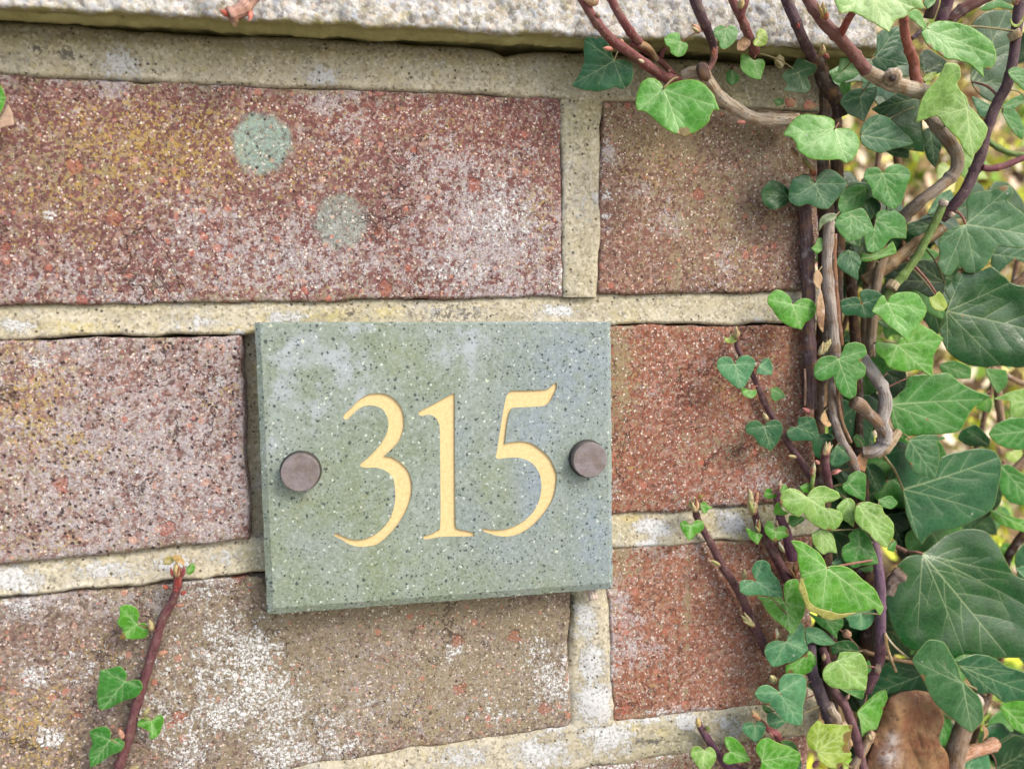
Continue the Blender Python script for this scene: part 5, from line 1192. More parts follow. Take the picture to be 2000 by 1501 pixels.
s.leaf('c4', [(1330,1260),(1360,1210),(1440,1120),(1450,1180),(1430,1260),(1410,1340),(1360,1310)], (1440,1130), [(1370,1320)], C(186, 112, 66), 3, pet=False, mat=M_DEAD, name='dead_leaf')
s.leaf('c3', [(980,134),(940,95),(870,105),(845,170),(890,230),(910,300),(970,340),(1010,370),(1060,385),(1110,340),(1140,250),(1175,150),(1150,100),(1080,72),(1020,90)], (981,138), [(1060,383),(850,165),(1172,145),(905,290)], 'mid', 9, wave=1.2, label='heart shaped green leaf in front of the bright gap')
s.leaf('c3', [(760,225),(850,220),(885,250),(865,330),(840,380),(760,400),(690,420),(665,360),(690,280)], (860,245), [(670,370),(850,375)], 'mid', 4)
s.leaf('c3', [(640,490),(680,425),(760,400),(830,380),(870,420),(925,550),(860,565),(810,600),(740,610),(690,570)], (762,430), [(922,550),(645,490),(745,608)], 'mid', 10, tip_dh=1)
s.leaf('c3', [(860,330),(910,300),(965,350),(960,400),(935,445),(885,400)], (935,440), [(870,330)], 'dark', 5)
s.leaf('c3', [(930,455),(935,425),(960,400),(1030,390),(1090,410),(1140,470),(1140,590),(1080,590),(1030,600),(980,660),(920,690),(870,680),(850,600),(840,560),(890,540),(920,510)], (931,462), [(900,688),(1140,585),(1035,398)], 'mid', 8)
s.leaf('c3', [(830,690),(900,700),(1000,650),(1050,610),(1075,690),(1000,720),(900,750),(830,750)], (835,730), [(1072,690)], 'bright', 3)
s.leaf('c3', [(832,1044),(800,1000),(740,1005),(685,1030),(690,1090),(720,1130),(790,1130),(860,1150),(920,1130),(960,1080),(985,1000),(940,960),(870,945),(820,965)], (833,1048), [(865,1148),(690,1060),(980,1000)], 'teal', 7, wave=1.5)
s.leaf('c3', [(1012,1038),(990,990),(960,1000),(905,1100),(960,1140),(1020,1200),(1100,1260),(1160,1320),(1190,1250),(1250,1170),(1285,1100),(1270,1050),(1220,980),(1160,963),(1080,970),(1030,1000)], (1013,1042), [(1160,1317),(908,1100),(1283,1090)], 'bright', 15, tip_dh=2, wave=.8)
s.leaf('c3', [(1080,1332),(1010,1315),(935,1310),(930,1380),(990,1440),(1020,1490),(1130,1520),(1230,1510),(1320,1560),(1330,1480),(1340,1400),(1400,1290),(1320,1230),(1230,1190),(1180,1260),(1100,1290)], (1082,1334), [(1318,1555),(1395,1290),(940,1315),(1020,1485)], 'bright', 11, wave=1.0)
s.leaf('c3', [(940,1160),(1000,1150),(1050,1200),(1010,1215),(960,1200)], (945,1165), [(1045,1205)], 'dark', -4)
s.leaf('c4', [(1320,1060),(1350,1030),(1390,1060),(1420,1110),(1400,1140),(1345,1130)], (1325,1050), [(1415,1130)], 'mid', 2)
s.leaf('c5', [(332,712),(380,650),(440,590),(460,510),(560,490),(650,490),(740,480),(800,510),(860,560),(950,610),(1080,650),(960,720),(900,800),(840,900),(700,930),(560,935),(470,940),(430,970),(380,910),(340,830)], (336,712), [(1075,650),(840,897),(432,966),(470,512)], 'mid', 5, tip_dh=3, wave=1.1, label='broad pointed leaf lying level at the right')
s.leaf('c5', [(472,968),(560,935),(690,935),(740,960),(670,980),(690,1050),(690,1140),(660,1250),(600,1240),(530,1220),(480,1150),(440,1080)], (474,972), [(650,1247),(735,960),(445,1080)], 'grey', 7, tip_dh=1)
s.leaf('c5', [(422,1332),(380,1250),(330,1150),(270,1110),(330,1020),(380,980),(450,1000),(500,1180),(620,1240),(700,1100),(850,1050),(1000,1030),(1100,1060),(1150,1150),(1120,1350),(1080,1480),(950,1560),(800,1620),(640,1650),(560,1740),(480,1600),(440,1450)], (426,1332), [(1145,1130),(280,1110),(565,1735),(1080,1470)], 'teal', 0, tip_dh=-2, wave=1.3)
s.leaf('c5', [(1055,930),(1100,860),(1200,820),(1320,810),(1410,900),(1340,1030),(1220,1040),(1120,1000)], (1400,900), [(1060,930)], 'mid', -3)
s.leaf('c5', [(1090,670),(1160,640),(1240,610),(1330,600),(1410,700),(1340,800),(1210,800),(1210,690)], (1390,700), [(1095,668)], 'light', -10)
s.leaf('c5', [(1130,1170),(1200,1150),(1280,1200),(1400,1300),(1410,1460),(1300,1450),(1200,1420),(1130,1320)], (1140,1160), [(1400,1440)], 'mid', -6)
s.leaf('c5', [(690,420),(800,390),(920,440),(920,520),(820,520),(720,480)], (700,420), [(915,500)], 'mid', -12)
s.leaf('c5', [(300,470),(440,450),(450,590),(330,680),(290,560)], (310,480), [(440,590)], 'deep', -8)
s.leaf('c5', [(1030,450),(1180,460),(1190,560),(1120,630),(1060,540)], (1040,460), [(1120,625)], 'mid', -20)
s.leaf('c5', [(860,900),(960,860),(1060,960),(1050,1020),(900,1010),(830,960)], (1040,1000), [(870,880)], 'dark', -12)
s.leaf('c5', [(1020,620),(1080,690),(1060,770),(960,740),(980,690)], (1030,640), [(1050,765)], 'bright', -16)

# ---- creepers on the wall at the right
s = Shoot('slender creeper on the rust red brick just right of the plaque', (1480, 820, 2))
s.stem('c4', [(375, 215, 4), (372, 310, 3), (400, 380, 3), (470, 500, 2.6), (540, 640, 2.6), (600, 780, 2.6), (680, 920, 3), (760, 1060, 3), (840, 1180, 3), (940, 1320, 3), (1010, 1440, 3)], 20, C(96, 64, 68), r1=34, ring=0.010)
s.bud('c4', 370, 260, -92, 150, 64, h=6, color=C(206, 190, 140)); s.bud('c4', 620, 920, -115, 90, 50, h=5, color=C(206, 196, 150)); s.bud('c4', 470, 660, -95, 50, 36, h=8, color=C(206, 176, 150)); s.bud('c4', 360, 420, -80, 50, 30, h=5, color=C(206, 196, 170)); s.bud('c4', 850, 1220, 190, 80, 40, h=5)
s.leaf('c4', [(270,240),(300,250),(330,225),(375,235),(370,275),(320,295),(275,280)], (360,250), [(275,255)], 'yel', 6, pet=False, cup=1.5)
s.leaf('c4', [(356,462),(320,410),(270,400),(220,420),(207,480),(240,540),(290,590),(350,640),(400,665),(440,640),(480,560),(520,470),(520,430),(460,390),(400,400),(370,430)], (357,466), [(405,662),(212,470),(520,450)], 'blue', 9, wave=.6)
s.leaf('c4', [(548,480),(590,420),(640,415),(660,480),(660,545),(600,550),(530,535)], (556,478), [(655,540),(640,420)], 'blue', 6, wave=1.5, cup=1)
s.leaf('c4', [(405,665),(440,655),(470,672),(530,670),(530,710),(490,740),(440,725),(415,700)], (470,672), [(520,680),(420,690)], 'bright', 6, cup=1.2)
s.leaf('c4', [(650,660),(700,650),(740,680),(770,730),(730,745),(680,765),(650,730)], (655,665), [(768,730),(665,755)], 'mid', 5, cup=1.2)
s.leaf('c4', [(592,964),(540,920),(480,930),(440,970),(450,1020),(510,1050),(545,1110),(600,1140),(645,1170),(690,1120),(730,1050),(742,970),(710,920),(660,915),(615,935)], (593,968), [(645,1168),(446,990),(740,960)], 'teal', 8, wave=.8)
s = Shoot('creeper crossing pale mortar, topped by a cream bud with one tiny heart shaped leaf', (1400, 1150, 2))
s.stem('c6', [(240, 350, 4), (250, 440, 3), (305, 560, 3), (380, 690, 3), (465, 860, 3), (560, 1000, 3), (640, 1150, 3), (700, 1300, 3), (760, 1420, 3), (830, 1560, 3)], 27, C(92, 58, 60), r1=46, ring=0.011)
s.bud('c6', 240, 410, -92, 170, 86, h=6, color=C(206, 190, 140)); s.bud('c6', 440, 850, 205, 130, 56, h=5, color=C(206, 180, 150)); s.bud('c6', 640, 965, -92, 110, 62, h=6); s.bud('c6', 720, 1340, 215, 190, 76, h=6); s.bud('c6', 270, 300, -40, 60, 40, h=6, color=C(176, 160, 90)); s.bud('c6', 880, 1470, -78, 150, 76, h=7)
s.leaf('c6', [(201,524),(160,480),(120,500),(130,560),(190,648),(250,600),(310,550),(305,490),(250,480)], (202,528), [(190,645),(124,510),(308,500)], 'bright', 7)
s.leaf('c6', [(280,345),(320,330),(350,360),(385,375),(345,400),(320,435),(290,400)], (285,352), [(322,430),(380,375)], 'bright', 6, pet=False)
s.leaf('c6', [(175,370),(190,330),(215,330),(210,380)], (205,375), [(180,340)], C(180,170,110), 6, pet=False)
s = Shoot('creeper with a thick cream shoot tip beside pale two lobed leaves', (1500, 1050, 2))
s.stem('c6', [(720, 380, 5), (735, 460, 4), (775, 570, 3.5), (850, 700, 3.5), (920, 820, 3.5), (980, 940, 3), (1060, 1080, 3)], 30, C(92, 56, 60), r1=48, ring=0.010)
s.stem('c6', [(910, 240, 5), (915, 350, 5), (930, 450, 4.5), (970, 540, 4), (1000, 640, 3), (1040, 800, 3)], 28, C(116, 70, 90), r1=50)
s.bud('c6', 715, 430, -95, 290, 110, h=6, color=C(200, 184, 140)); s.bud('c6', 760, 580, -95, 150, 56, h=6, color=C(206, 200, 170)); s.bud('c6', 805, 410, -85, 70, 44, h=6); s.bud('c6', 960, 740, -120, 120, 40, h=6, color=C(190, 196, 180)); s.bud('c6', 910, 240, -75, 100, 50, h=8, color=C(206, 176, 160)); s.bud('c6', 900, 530, -90, 70, 30, h=6, color=C(206, 180, 150))
s.bud('c6', 1060, 960, -100, 190, 60, h=4, color=C(120, 84, 50))
s.leaf('c6', [(652,540),(700,560),(740,580),(790,600),(770,640),(750,680),(700,640),(670,600)], (745,585), [(750,678),(655,540)], 'bright', 7, pet=False)
s.leaf('c6', [(896,574),(870,500),(830,485),(805,540),(820,600),(890,655),(950,630),(1000,610),(1000,560),(960,525),(910,540)], (897,578), [(892,652),(812,530),(1000,580)], 'bright', 8, brown=[(895,650,30),(1000,570,30)])
s.leaf('c6', [(800,270),(820,225),(860,225),(870,268),(910,265),(890,300),(840,305),(805,290)], (868,272), [(810,260)], 'bright', 7, pet=False)
s.leaf('c6', [(890,360),(920,330),(960,400),(1010,420),(950,445),(880,430)], (915,340), [(1005,420)], 'bright', 6)
s.leaf('c6', [(930,240),(960,185),(990,210),(985,250),(950,280)], (940,270), [(965,188)], 'bright', 9, pet=False)
s.leaf('c6', [(1147,290),(1090,240),(1010,222),(950,260),(932,330),(970,390),(1040,440),(1080,455),(1120,420),(1150,470),(1230,530),(1330,565),(1400,540),(1440,470),(1420,410),(1370,390),(1300,375),(1300,340),(1360,330),(1420,300),(1400,250),(1330,215),(1250,203),(1180,240)], (1148,294), [(1420,480),(940,330),(1410,285),(1010,228)], 'light', 13, wave=1.4, label='pale leaf of rounded lobes with a deep notch at the right')
s.leaf('c6', [(1010,440),(1120,450),(1130,480),(1040,540),(1000,500)], (1120,455), [(1030,535)], 'mid', 7)
s = Shoot('purple shoot tip with a pinkish bud just above the notched pale leaf', (1610, 920, 4))
s.stem('c4', [(1110, 1120, 10), (1092, 1200, 9), (1095, 1310, 8), (1115, 1420, 6), (1135, 1520, 4)], 34, C(110, 66, 76), ring=0.008)
s.bud('c4', 1080, 1200, -60, 150, 76, h=11, color=C(220, 180, 140)); s.bud('c4', 1040, 1270, 215, 50, 40, h=10, color=C(216, 150, 140)); s.bud('c4', 1140, 1350, -20, 110, 50, h=10, color=C(216, 140, 140)); s.bud('c4', 980, 1360, -70, 120, 60, h=11, color=C(186, 190, 150)); s.bud('c4', 700, 1470, -70, 90, 50, h=8, color=C(206,190,160))
s.stem('c6', [(1205, 100, 9), (1195, 170, 9), (1180, 240, 8), (1150, 280, 7)], 18, C(130, 160, 66), name='side_branch')
s.leaf('c6', [(1090,210),(1150,180),(1190,190),(1180,250),(1120,255)], (1185,200), [(1095,212)], 'bright', 8)
s.leaf('c6', [(1390,380),(1450,310),(1500,300),(1540,340),(1540,440),(1530,535),(1480,500),(1440,470)], (1480,312), [(1530,530),(1395,380)], 'light', 11)
s.leaf('c6', [(1442,190),(1480,160),(1490,120),(1560,80),(1630,110),(1630,220),(1620,325),(1560,300),(1490,265),(1445,230)], (1492,185), [(1622,322),(1560,85),(1446,210)], 'mid', 9)
s.leaf('c6', [(1370,200),(1430,180),(1460,260),(1480,310),(1420,300)], (1380,210), [(1475,305)], 'mid', 6)
s.leaf('c6', [(1620,30),(1700,20),(1790,100),(1780,190),(1730,260),(1660,180)], (1640,40), [(1735,255)], 'dark', -3)

# ---- purple vertical stem lower right
s = Shoot('upright violet ivy stem at lower right carrying the large bright folded leaf', (1710, 1150, 6))
s.stem('c6', [(1680, 560, 6), (1695, 660, 7), (1722, 800, 8), (1742, 950, 9), (1752, 1100, 9), (1752, 1250, 9), (1748, 1400, 8), (1750, 1500, 7)], 40, C(112, 84, 104), r1=46, ring=0.016)
s.stem('c7', [(1830, 230, 8), (1825, 400, 7), (1800, 520, 6), (1750, 640, 5), (1710, 740, 4)], 46, C(112, 74, 84), r1=40, name='branch')
s.stem('c7', [(1790, 540, 7), (1820, 550, 8)], 40, C(190, 160, 130), mat=M_WOOD, name='node_scar', ring=None)
s.stem('c8', [(235, 705, 10), (270, 760, 11), (320, 810, 12), (375, 855, 13)], 6, C(200, 180, 140), mat=M_WOOD, name='rootlet', ring=None); s.stem('c8', [(235, 710, 10), (250, 800, 11), (275, 870, 11), (300, 930, 11)], 9, C(190, 160, 110), mat=M_WOOD, name='rootlet', ring=None)
s.stem('c8', [(100, 810, 2), (200, 840, 2), (300, 862, 3), (400, 880, 4)], 14, C(122, 96, 62), name='side_branch')
s.stem('c8', [(245, 470, 4), (270, 420, 5), (310, 375, 6), (330, 350, 6)], 34, C(130, 110, 96), mat=M_WOOD, name='broken_stub', rough=.25)
s.leaf('c6', [(1562,344),(1640,330),(1750,360),(1780,420),(1850,500),(1855,600),(1800,705),(1720,660),(1660,600),(1600,550),(1545,490),(1540,420)], (1564,350), [(1800,700),(1760,375),(1852,560)], 'light', 14)
s.leaf('c6', [(1730,312),(1830,280),(1890,340),(1840,390),(1760,370)], (1735,316), [(1888,340),(1840,386)], 'mid', 5)
s.leaf('c6', [(1800,720),(1850,640),(1880,660),(1860,740)], (1860,650), [(1810,720)], 'mid', 2)
s.leaf('c6', [(1312,864),(1290,800),(1240,740),(1170,690),(1090,650),(1020,650),(1060,720),(1080,820),(1100,950),(1110,1050),(1150,1130),(1190,1180),(1260,1215),(1340,1240),(1440,1240),(1560,1232),(1700,1200),(1740,1255),(1775,1200),(1740,1110),(1690,1030),(1600,960),(1530,890),(1440,850),(1370,850)], (1313,870), [(1770,1205),(1030,655),(1260,1212),(1110,930)], 'bright', 20, tip_dh=-3, wave=1.2, cup=.8, label='large bright green folded leaf with rolled yellow lower edge')
s.leaf('c6', [(1095,960),(1115,955),(1150,1060),(1170,1140),(1240,1195),(1330,1215),(1400,1240),(1560,1228),(1440,1275),(1330,1296),(1230,1245),(1150,1205),(1125,1130),(1085,1040)], (1110,970), [(1440,1262)], C(176, 176, 92), 22.5, pet=False, name='rolled_edge', quilt=.2, wave=.3, secondary=False)
s.leaf('c6', [(1190,600),(1240,560),(1320,570),(1370,620),(1395,750),(1330,740),(1280,760),(1210,690)], (1260,568), [(1393,748),(1195,605),(1280,755)], 'light', 11)
s.leaf('c6', [(1500,660),(1490,600),(1560,545),(1620,570),(1670,640),(1730,830),(1600,850),(1530,870),(1450,810),(1430,740),(1450,690)], (1578,690), [(1728,828),(1530,866),(1560,550),(1435,745)], 'mid', 10, wave=1.2)
s.leaf('c6', [(1350,830),(1400,790),(1450,800),(1450,850),(1380,848)], (1440,810), [(1355,832)], 'blue', 8)
s.leaf('c6', [(1580,870),(1700,840),(1680,890),(1620,905)], (1690,850), [(1590,880)], 'mid', 5)
s.leaf('c6', [(1160,1230),(1230,1260),(1330,1290),(1440,1280),(1445,1340),(1400,1390),(1395,1445),(1330,1390),(1250,1330)], (1300,1270), [(1395,1440),(1440,1330)], 'mid', 10)
s.leaf('c6', [(1460,1270),(1540,1240),(1620,1220),(1700,1205),(1705,1270),(1660,1350),(1590,1375),(1500,1350),(1490,1310)], (1590,1238), [(1590,1372),(1465,1272),(1700,1230)], 'blue', 8)
s.leaf('c7', [(1452,472),(1480,410),(1560,400),(1650,410),(1700,480),(1715,560),(1700,725),(1600,720),(1480,715),(1390,690),(1340,630),(1335,560),(1380,500)], (1454,478), [(1700,722),(1340,600),(1655,415)], 'light', 15, tip_dh=2, label='pale green heart shaped leaf near the violet stem')
s.leaf('c7', [(1480,715),(1600,725),(1690,725),(1670,800),(1600,780)], (1500,722), [(1668,796)], 'mid', 10)
s.leaf('c7', [(1690,520),(1720,470),(1750,530),(1720,590)], (1700,520), [(1745,535)], 'mid', 8)
s.leaf('c7', [(1400,350),(1480,310),(1570,305),(1630,350),(1640,400),(1560,395),(1480,410),(1420,420)], (1635,395), [(1410,360)], 'dark', 6)
s.leaf('c7', [(1625,912),(1700,830),(1790,750),(1870,725),(1885,790),(1850,880),(1820,980),(1790,1060),(1720,1070),(1670,1120),(1650,1000)], (1640,910), [(1672,1115),(1868,732),(1790,1055)], 'bright', 8, wave=1.4)
s.bud('c7', 1540, 270, -90, 70, 90, h=10, color=C(170, 130, 106)); s.bud('c7', 1540, 800, -75, 60, 40, h=9, color=C(206, 170, 150))

# ---- dark stems at the brick's lower corner
s = Shoot('dark woody stem at the lower brick end with blue green leaves and cut tip', (1580, 1330, 4))
s.stem('c7', [(1225, 330, 6), (1235, 480, 7), (1250, 590, 8), (1290, 700, 8), (1330, 800, 8), (1365, 890, 8), (1380, 960, 7)], 52, C(86, 72, 82), mat=M_STEM, r1=58, ring=0.02)
s.stem('c7', [(1385, 850, 9), (1410, 905, 9), (1440, 950, 7), (1460, 1010, 4)], 46, C(190, 170, 146), mat=M_WOOD, r1=40, name='cut_end', rough=.2, ring=None)
s.stem('c7', [(1380, 900, 6), (1420, 960, 6), (1440, 1030, 4)], 64, C(150, 134, 110), mat=M_WOOD, r1=56, name='bark', rough=.2, ring=None)
s.leaf('c6', [(727,969),(700,890),(730,820),(800,805),(850,840),(860,900),(920,970),(955,1105),(880,1105),(780,1090),(670,1095),(605,1060),(605,980),(650,965)], (728,972), [(953,1103),(790,810),(610,1050)], 'blue', 12, tip_dh=1)
s.leaf('c6', [(976,1152),(960,1060),(975,990),(1030,960),(1080,970),(1100,1080),(1135,1150),(1130,1240),(1080,1330),(1030,1410),(960,1350),(880,1280),(820,1210),(780,1140),(740,1100),(850,1105),(930,1110)], (978,1158), [(1030,1406),(750,1104),(1030,965),(1130,1200)], 'bright', 9, tip_dh=3)
s.leaf('c7', [(1022,314),(940,305),(860,340),(840,400),(860,460),(900,525),(960,520),(1020,500),(1100,480),(1170,420),(1210,380),(1180,290),(1180,200),(1150,150),(1060,230),(1035,270)], (1024,318), [(1200,385),(1150,160),(905,520),(845,390)], 'blue', 11, pet=(1200,360))
s.leaf('c7', [(1190,195),(1230,190),(1300,200),(1360,240),(1440,325),(1380,345),(1300,340),(1240,320),(1200,340),(1185,270)], (1196,240), [(1436,324),(1300,338)], 'blue', 9)
s.leaf('c7', [(1020,520),(1100,485),(1170,440),(1220,390),(1270,440),(1280,500),(1230,570),(1150,600),(1070,585),(1025,595)], (1230,400), [(1028,590),(1275,500)], 'bright', 9, brown=[(1060,570,30),(1190,430,25)])
s.leaf('c7', [(962,742),(960,650),(1010,590),(1090,585),(1190,600),(1195,730),(1170,850),(1155,1015),(1080,1020),(1000,980),(930,900),(870,850),(790,810),(755,760),(790,700),(850,680),(910,700)], (963,746), [(1150,1012),(760,755),(1190,610)], 'blue', 13, tip_dh=1, label='large blue green leaf with one long lobe')
s.leaf('c7', [(815,850),(880,870),(910,905),(890,925),(840,910)], (900,910), [(818,855)], 'mid', 7)
s.leaf('c7', [(870,925),(920,920),(1020,995),(950,1050),(880,1030),(860,970)], (1000,985), [(870,1010)], 'blue', 8)
s.bud('c7', 930, 660, 235, 90, 70, h=9, color=C(190, 190, 130)); s.bud('c7', 930, 290, -85, 120, 70, h=8, color=C(190, 190, 160)); s.bud('c7', 1345, 470, -95, 70, 44, h=10, color=C(206, 180, 140)); s.bud('c7', 790, 970, 225, 120, 80, h=8, color=C(206, 176, 130))
s = Shoot('thin brown ivy stem at the bottom with a yellowing brown edged leaf', (1650, 1440, 4))
s.stem('c7', [(1330, 370, 4), (1370, 480, 5), (1420, 700, 7), (1500, 820, 7), (1560, 950, 7), (1610, 1090, 7), (1640, 1220, 6), (1660, 1320, 5), (1690, 1450, 5)], 38, C(112, 76, 82), r1=44, ring=0.014)
s.stem('c7', [(1750, 1080, 5), (1720, 1150, 6), (1680, 1240, 6), (1620, 1330, 5), (1580, 1420, 4)], 34, C(180, 150, 116), mat=M_WOOD, name='side_branch', rough=.15)
s.leaf('c7', [(1277,1252),(1220,1210),(1195,1140),(1215,1060),(1270,1000),(1310,960),(1330,1010),(1400,1015),(1500,1020),(1590,1020),(1570,1100),(1550,1200),(1575,1280),(1500,1350),(1460,1390),(1370,1380),(1300,1310)], (1279,1248), [(1585,1022),(1310,968),(1572,1278),(1460,1385)], 'yel', 14, brown=[(1560,1130,70),(1590,1030,50),(1540,1220,50),(1310,970,24),(1480,1370,40)], label='yellow green leaf with a brown withered right edge')
s.bud('c7', 1735, 1150, -80, 110, 70, h=9, color=C(196, 170, 140)); s.bud('c7', 1260, 1380, -60, 90, 60, h=8, color=C(190, 130, 120))
s = Shoot('short purple creeper tip on the white crusted mortar at the bottom', (1390, 1460, 2))
s.stem('c7', [(282, 1010, 4), (310, 1070, 3.5), (365, 1150, 3), (435, 1260, 3), (510, 1350, 3), (620, 1410, 3), (760, 1450, 3)], 30, C(92, 56, 78), r1=44, ring=0.008)
s.bud('c7', 280, 1030, -95, 90, 60, h=5, color=C(214, 190, 130)); s.bud('c7', 345, 1060, -40, 40, 40, h=5, color=C(120, 150, 60)); s.bud('c7', 700, 1390, -40, 60, 40, h=5)
s.leaf('c7', [(327,1234),(280,1200),(230,1210),(210,1270),(240,1330),(310,1420),(370,1400),(430,1300),(410,1230),(370,1205)], (328,1238), [(320,1415),(215,1262),(426,1290)], 'light', 9, pet=(420,1240))
s.leaf('c7', [(500,1130),(560,1120),(640,1180),(690,1260),(720,1325),(600,1345),(520,1355),(485,1320),(500,1270),(545,1250),(510,1200)], (548,1248), [(716,1323),(510,1135),(495,1325)], 'bright', 9)
s = Shoot('low ivy runner at the bottom edge with a large pointed green leaf', (1500, 1470, 2))
s.stem('c7', [(790, 980, 5), (840, 1030, 4), (900, 1080, 4), (950, 1110, 4), (1000, 1250, 4), (1080, 1420, 4)], 26, C(150, 80, 80), r1=40)
s.bud('c7', 905, 1120, -120, 60, 34, h=5, color=C(206, 150, 140))
s.leaf('c7', [(756,1014),(720,995),(665,1010),(650,1060),(690,1110),(760,1170),(810,1130),(850,1050),(830,1005),(790,985)], (757,1018), [(765,1167),(656,1050),(846,1045)], 'blue', 8)
s.leaf('c7', [(812,1330),(770,1250),(765,1200),(800,1150),(860,1130),(930,1160),(1060,1210),(1145,1270),(1120,1380),(1000,1460),(850,1480),(800,1420)], (818,1326), [(1142,1270),(860,1135),(1000,1455)], 'bright', 12)
s.leaf('c7', [(970,1160),(1040,1150),(1100,1180),(1130,1255),(1060,1220)], (980,1165), [(1125,1250)], 'mid', 8)
s.leaf('c7', [(1130,1330),(1140,1290),(1150,1380),(1060,1460),(1040,1440)], (1050,1450), [(1140,1295)], 'blue', 8)

# ---- large low leaves at right
s = Shoot('stout brown stem at lower right bearing the giant glossy leaf', (1860, 1450, -4))
s.stem('c8', [(800, 1060, 2), (760, 1150, 2), (700, 1250, 2), (660, 1350, 1), (640, 1500, 0), (630, 1600, 0)], 50, C(160, 132, 106), mat=M_WOOD, rough=.15)
s.stem('c8', [(880, 1350, -6), (820, 1380, -4), (740, 1400, -2), (660, 1440, 0)], 34, C(190, 140, 106), mat=M_WOOD, name='side_branch')
s.stem('c8', [(360, 230, 0), (250, 180, -4), (140, 150, -8)], 16, C(110, 76, 60), name='side_branch')
s.bud('c8', 790, 1130, -110, 90, 70, h=8, color=C(206, 196, 186))
s.leaf('c8', [(452,238),(520,190),(600,130),(720,95),(820,110),(900,200),(950,300),(1000,370),(1110,420),(1170,600),(1110,830),(950,850),(850,850),(700,830),(600,870),(450,810),(380,800),(300,720),(255,600),(240,500),(300,400),(340,330),(300,320),(360,260)], (456,242), [(960,845),(1165,560),(420,690),(1000,380),(720,830)], 'dark', 0, tip_dh=9, side_dh=4, wave=2.6, pet=(360,230), label='giant dark glossy leaf at lower right')
s.leaf('c8', [(395,870),(430,810),(490,745),(570,755),(620,820),(660,900),(680,960),(720,1020),(790,1080),(810,1200),(790,1240),(740,1290),(680,1250),(610,1190),(560,1150),(510,1090),(450,970)], (690,1000), [(740,1285),(540,865),(400,880)], 'grey', 15, tip_dh=-2, wave=1.2, label='folded grey green leaf in front of the giant leaf')
s.leaf('c8', [(650,870),(750,830),(850,840),(950,900),(1110,960),(1110,1100),(1000,1100),(930,1110),(860,1060),(780,1060),(720,980),(665,900)], (668,896), [(1100,1080),(925,1080),(1000,930)], 'teal', 9, wave=1.6)
s.leaf('c8', [(700,1380),(780,1350),(840,1420),(850,1530),(690,1540)], (720,1500), [(790,1355),(845,1500)], 'blue', -5)
s.leaf('c8', [(570,1180),(620,1200),(620,1280),(590,1360),(540,1360)], (580,1190), [(560,1358)], 'mid', 1)
s.leaf('c8', [(120,1090),(180,960),(250,880),(400,850),(480,950),(500,1050),(350,1040),(250,1060)], (480,940), [(130,1085),(260,885)], 'teal', -3)
s.leaf('c8', [(800,1240),(830,1260),(840,1300),(800,1340),(815,1300)], (810,1245), [(805,1335)], C(190,150,110), 3, pet=False, mat=M_DEAD, name='dead_leaf')
s.leaf('c8', [(900,1120),(1050,1090),(1110,1200),(1100,1310),(980,1260)], (920,1130), [(1095,1300)], 'bright', -10)
s.leaf('c8', [(850,-20),(1000,30),(1110,60),(1110,130),(960,90),(870,40)], (870,-10), [(1105,120)], 'bright', -14)
s.leaf('c8', [(1000,330),(1060,310),(1110,400),(1100,430),(1030,370)], (1010,335), [(1105,425)], 'blue', -2)
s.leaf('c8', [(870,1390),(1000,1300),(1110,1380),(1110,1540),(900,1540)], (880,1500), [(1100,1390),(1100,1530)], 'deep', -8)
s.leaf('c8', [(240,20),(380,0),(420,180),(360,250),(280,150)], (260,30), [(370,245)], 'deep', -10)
dl = thing('dead_leaf', 'large curled brown dead leaf hanging at the bottom right among the green ivy', 'dead leaf', tuple(U(1770, 1360, -2)))
leaf(dl, 'c8', [(240,1110),(300,1060),(420,1040),(500,1060),(560,1160),(580,1220),(550,1330),(600,1420),(610,1560),(120,1560),(170,1330),(210,1220)], (420,1045), [(330,1540),(560,1500)], C(134, 88, 60), 6, wave=4.2, cup=-3.2, quilt=2, mat=M_DEAD, brown=[(260,1430,60),(280,1330,40)], name='blade', crumple=.55, mesh_step=4.5)
st_ = Shoot('dry pale straw stub poking out below the right corner of the plaque', (1157, 1160, 3), name='straw', cat='straw', group=None)
st_.stem('p', [(1152, 1142, 4), (1156, 1156, 5), (1160, 1170, 6)], 8, C(206, 186, 170), mat=M_WOOD, ring=None, r1=9)

# ---- shaded ivy deep behind the end of the wall
s = Shoot('tangle of shaded brown ivy stems and dark leaves deep behind the front foliage', (1700, 800, -30))
for (x0, y0, x1, y1, r, hh, cc) in ((1602, 330, 1606, 1000, 11, -6, C(84, 70, 62)), (1628, 200, 1640, 900, 12, -12, C(110, 86, 68)), (1660, 520, 1690, 1260, 10, -16, C(96, 74, 60)), (1590, 120, 1612, 420, 20, -10, C(92, 78, 64)), (1712, 330, 1690, 700, 8, -20, C(150, 128, 96)),
                                    (1745, 280, 1772, 520, 7, -26, C(140, 108, 80)), (1900, 440, 1700, 620, 8, -22, C(120, 92, 70)), (2020, 520, 1880, 640, 9, -30, C(116, 90, 70)), (1680, 900, 1710, 1560, 11, -14, C(92, 70, 58)), (2030, 860, 1900, 1000, 8, -30, C(140, 112, 86)), (1930, 640, 1968, 860, 7, -34, C(170, 140, 110)), (1890, 700, 2030, 760, 5, -30, C(160, 130, 100)), (1600, 1000, 1640, 1560, 14, -8, C(84, 66, 58)), (2020, 990, 1960, 1120, 8, -30, C(96, 72, 56))):
    s.stem('p', [(x0, y0, hh), (x0 * .7 + x1 * .3 + 6, y0 * .7 + y1 * .3, hh + 2), (x0 * .3 + x1 * .7 - 6, y0 * .3 + y1 * .7, hh + 1), (x1, y1, hh)], r, cc, mat=M_WOOD, rough=.12, ring=0.03)
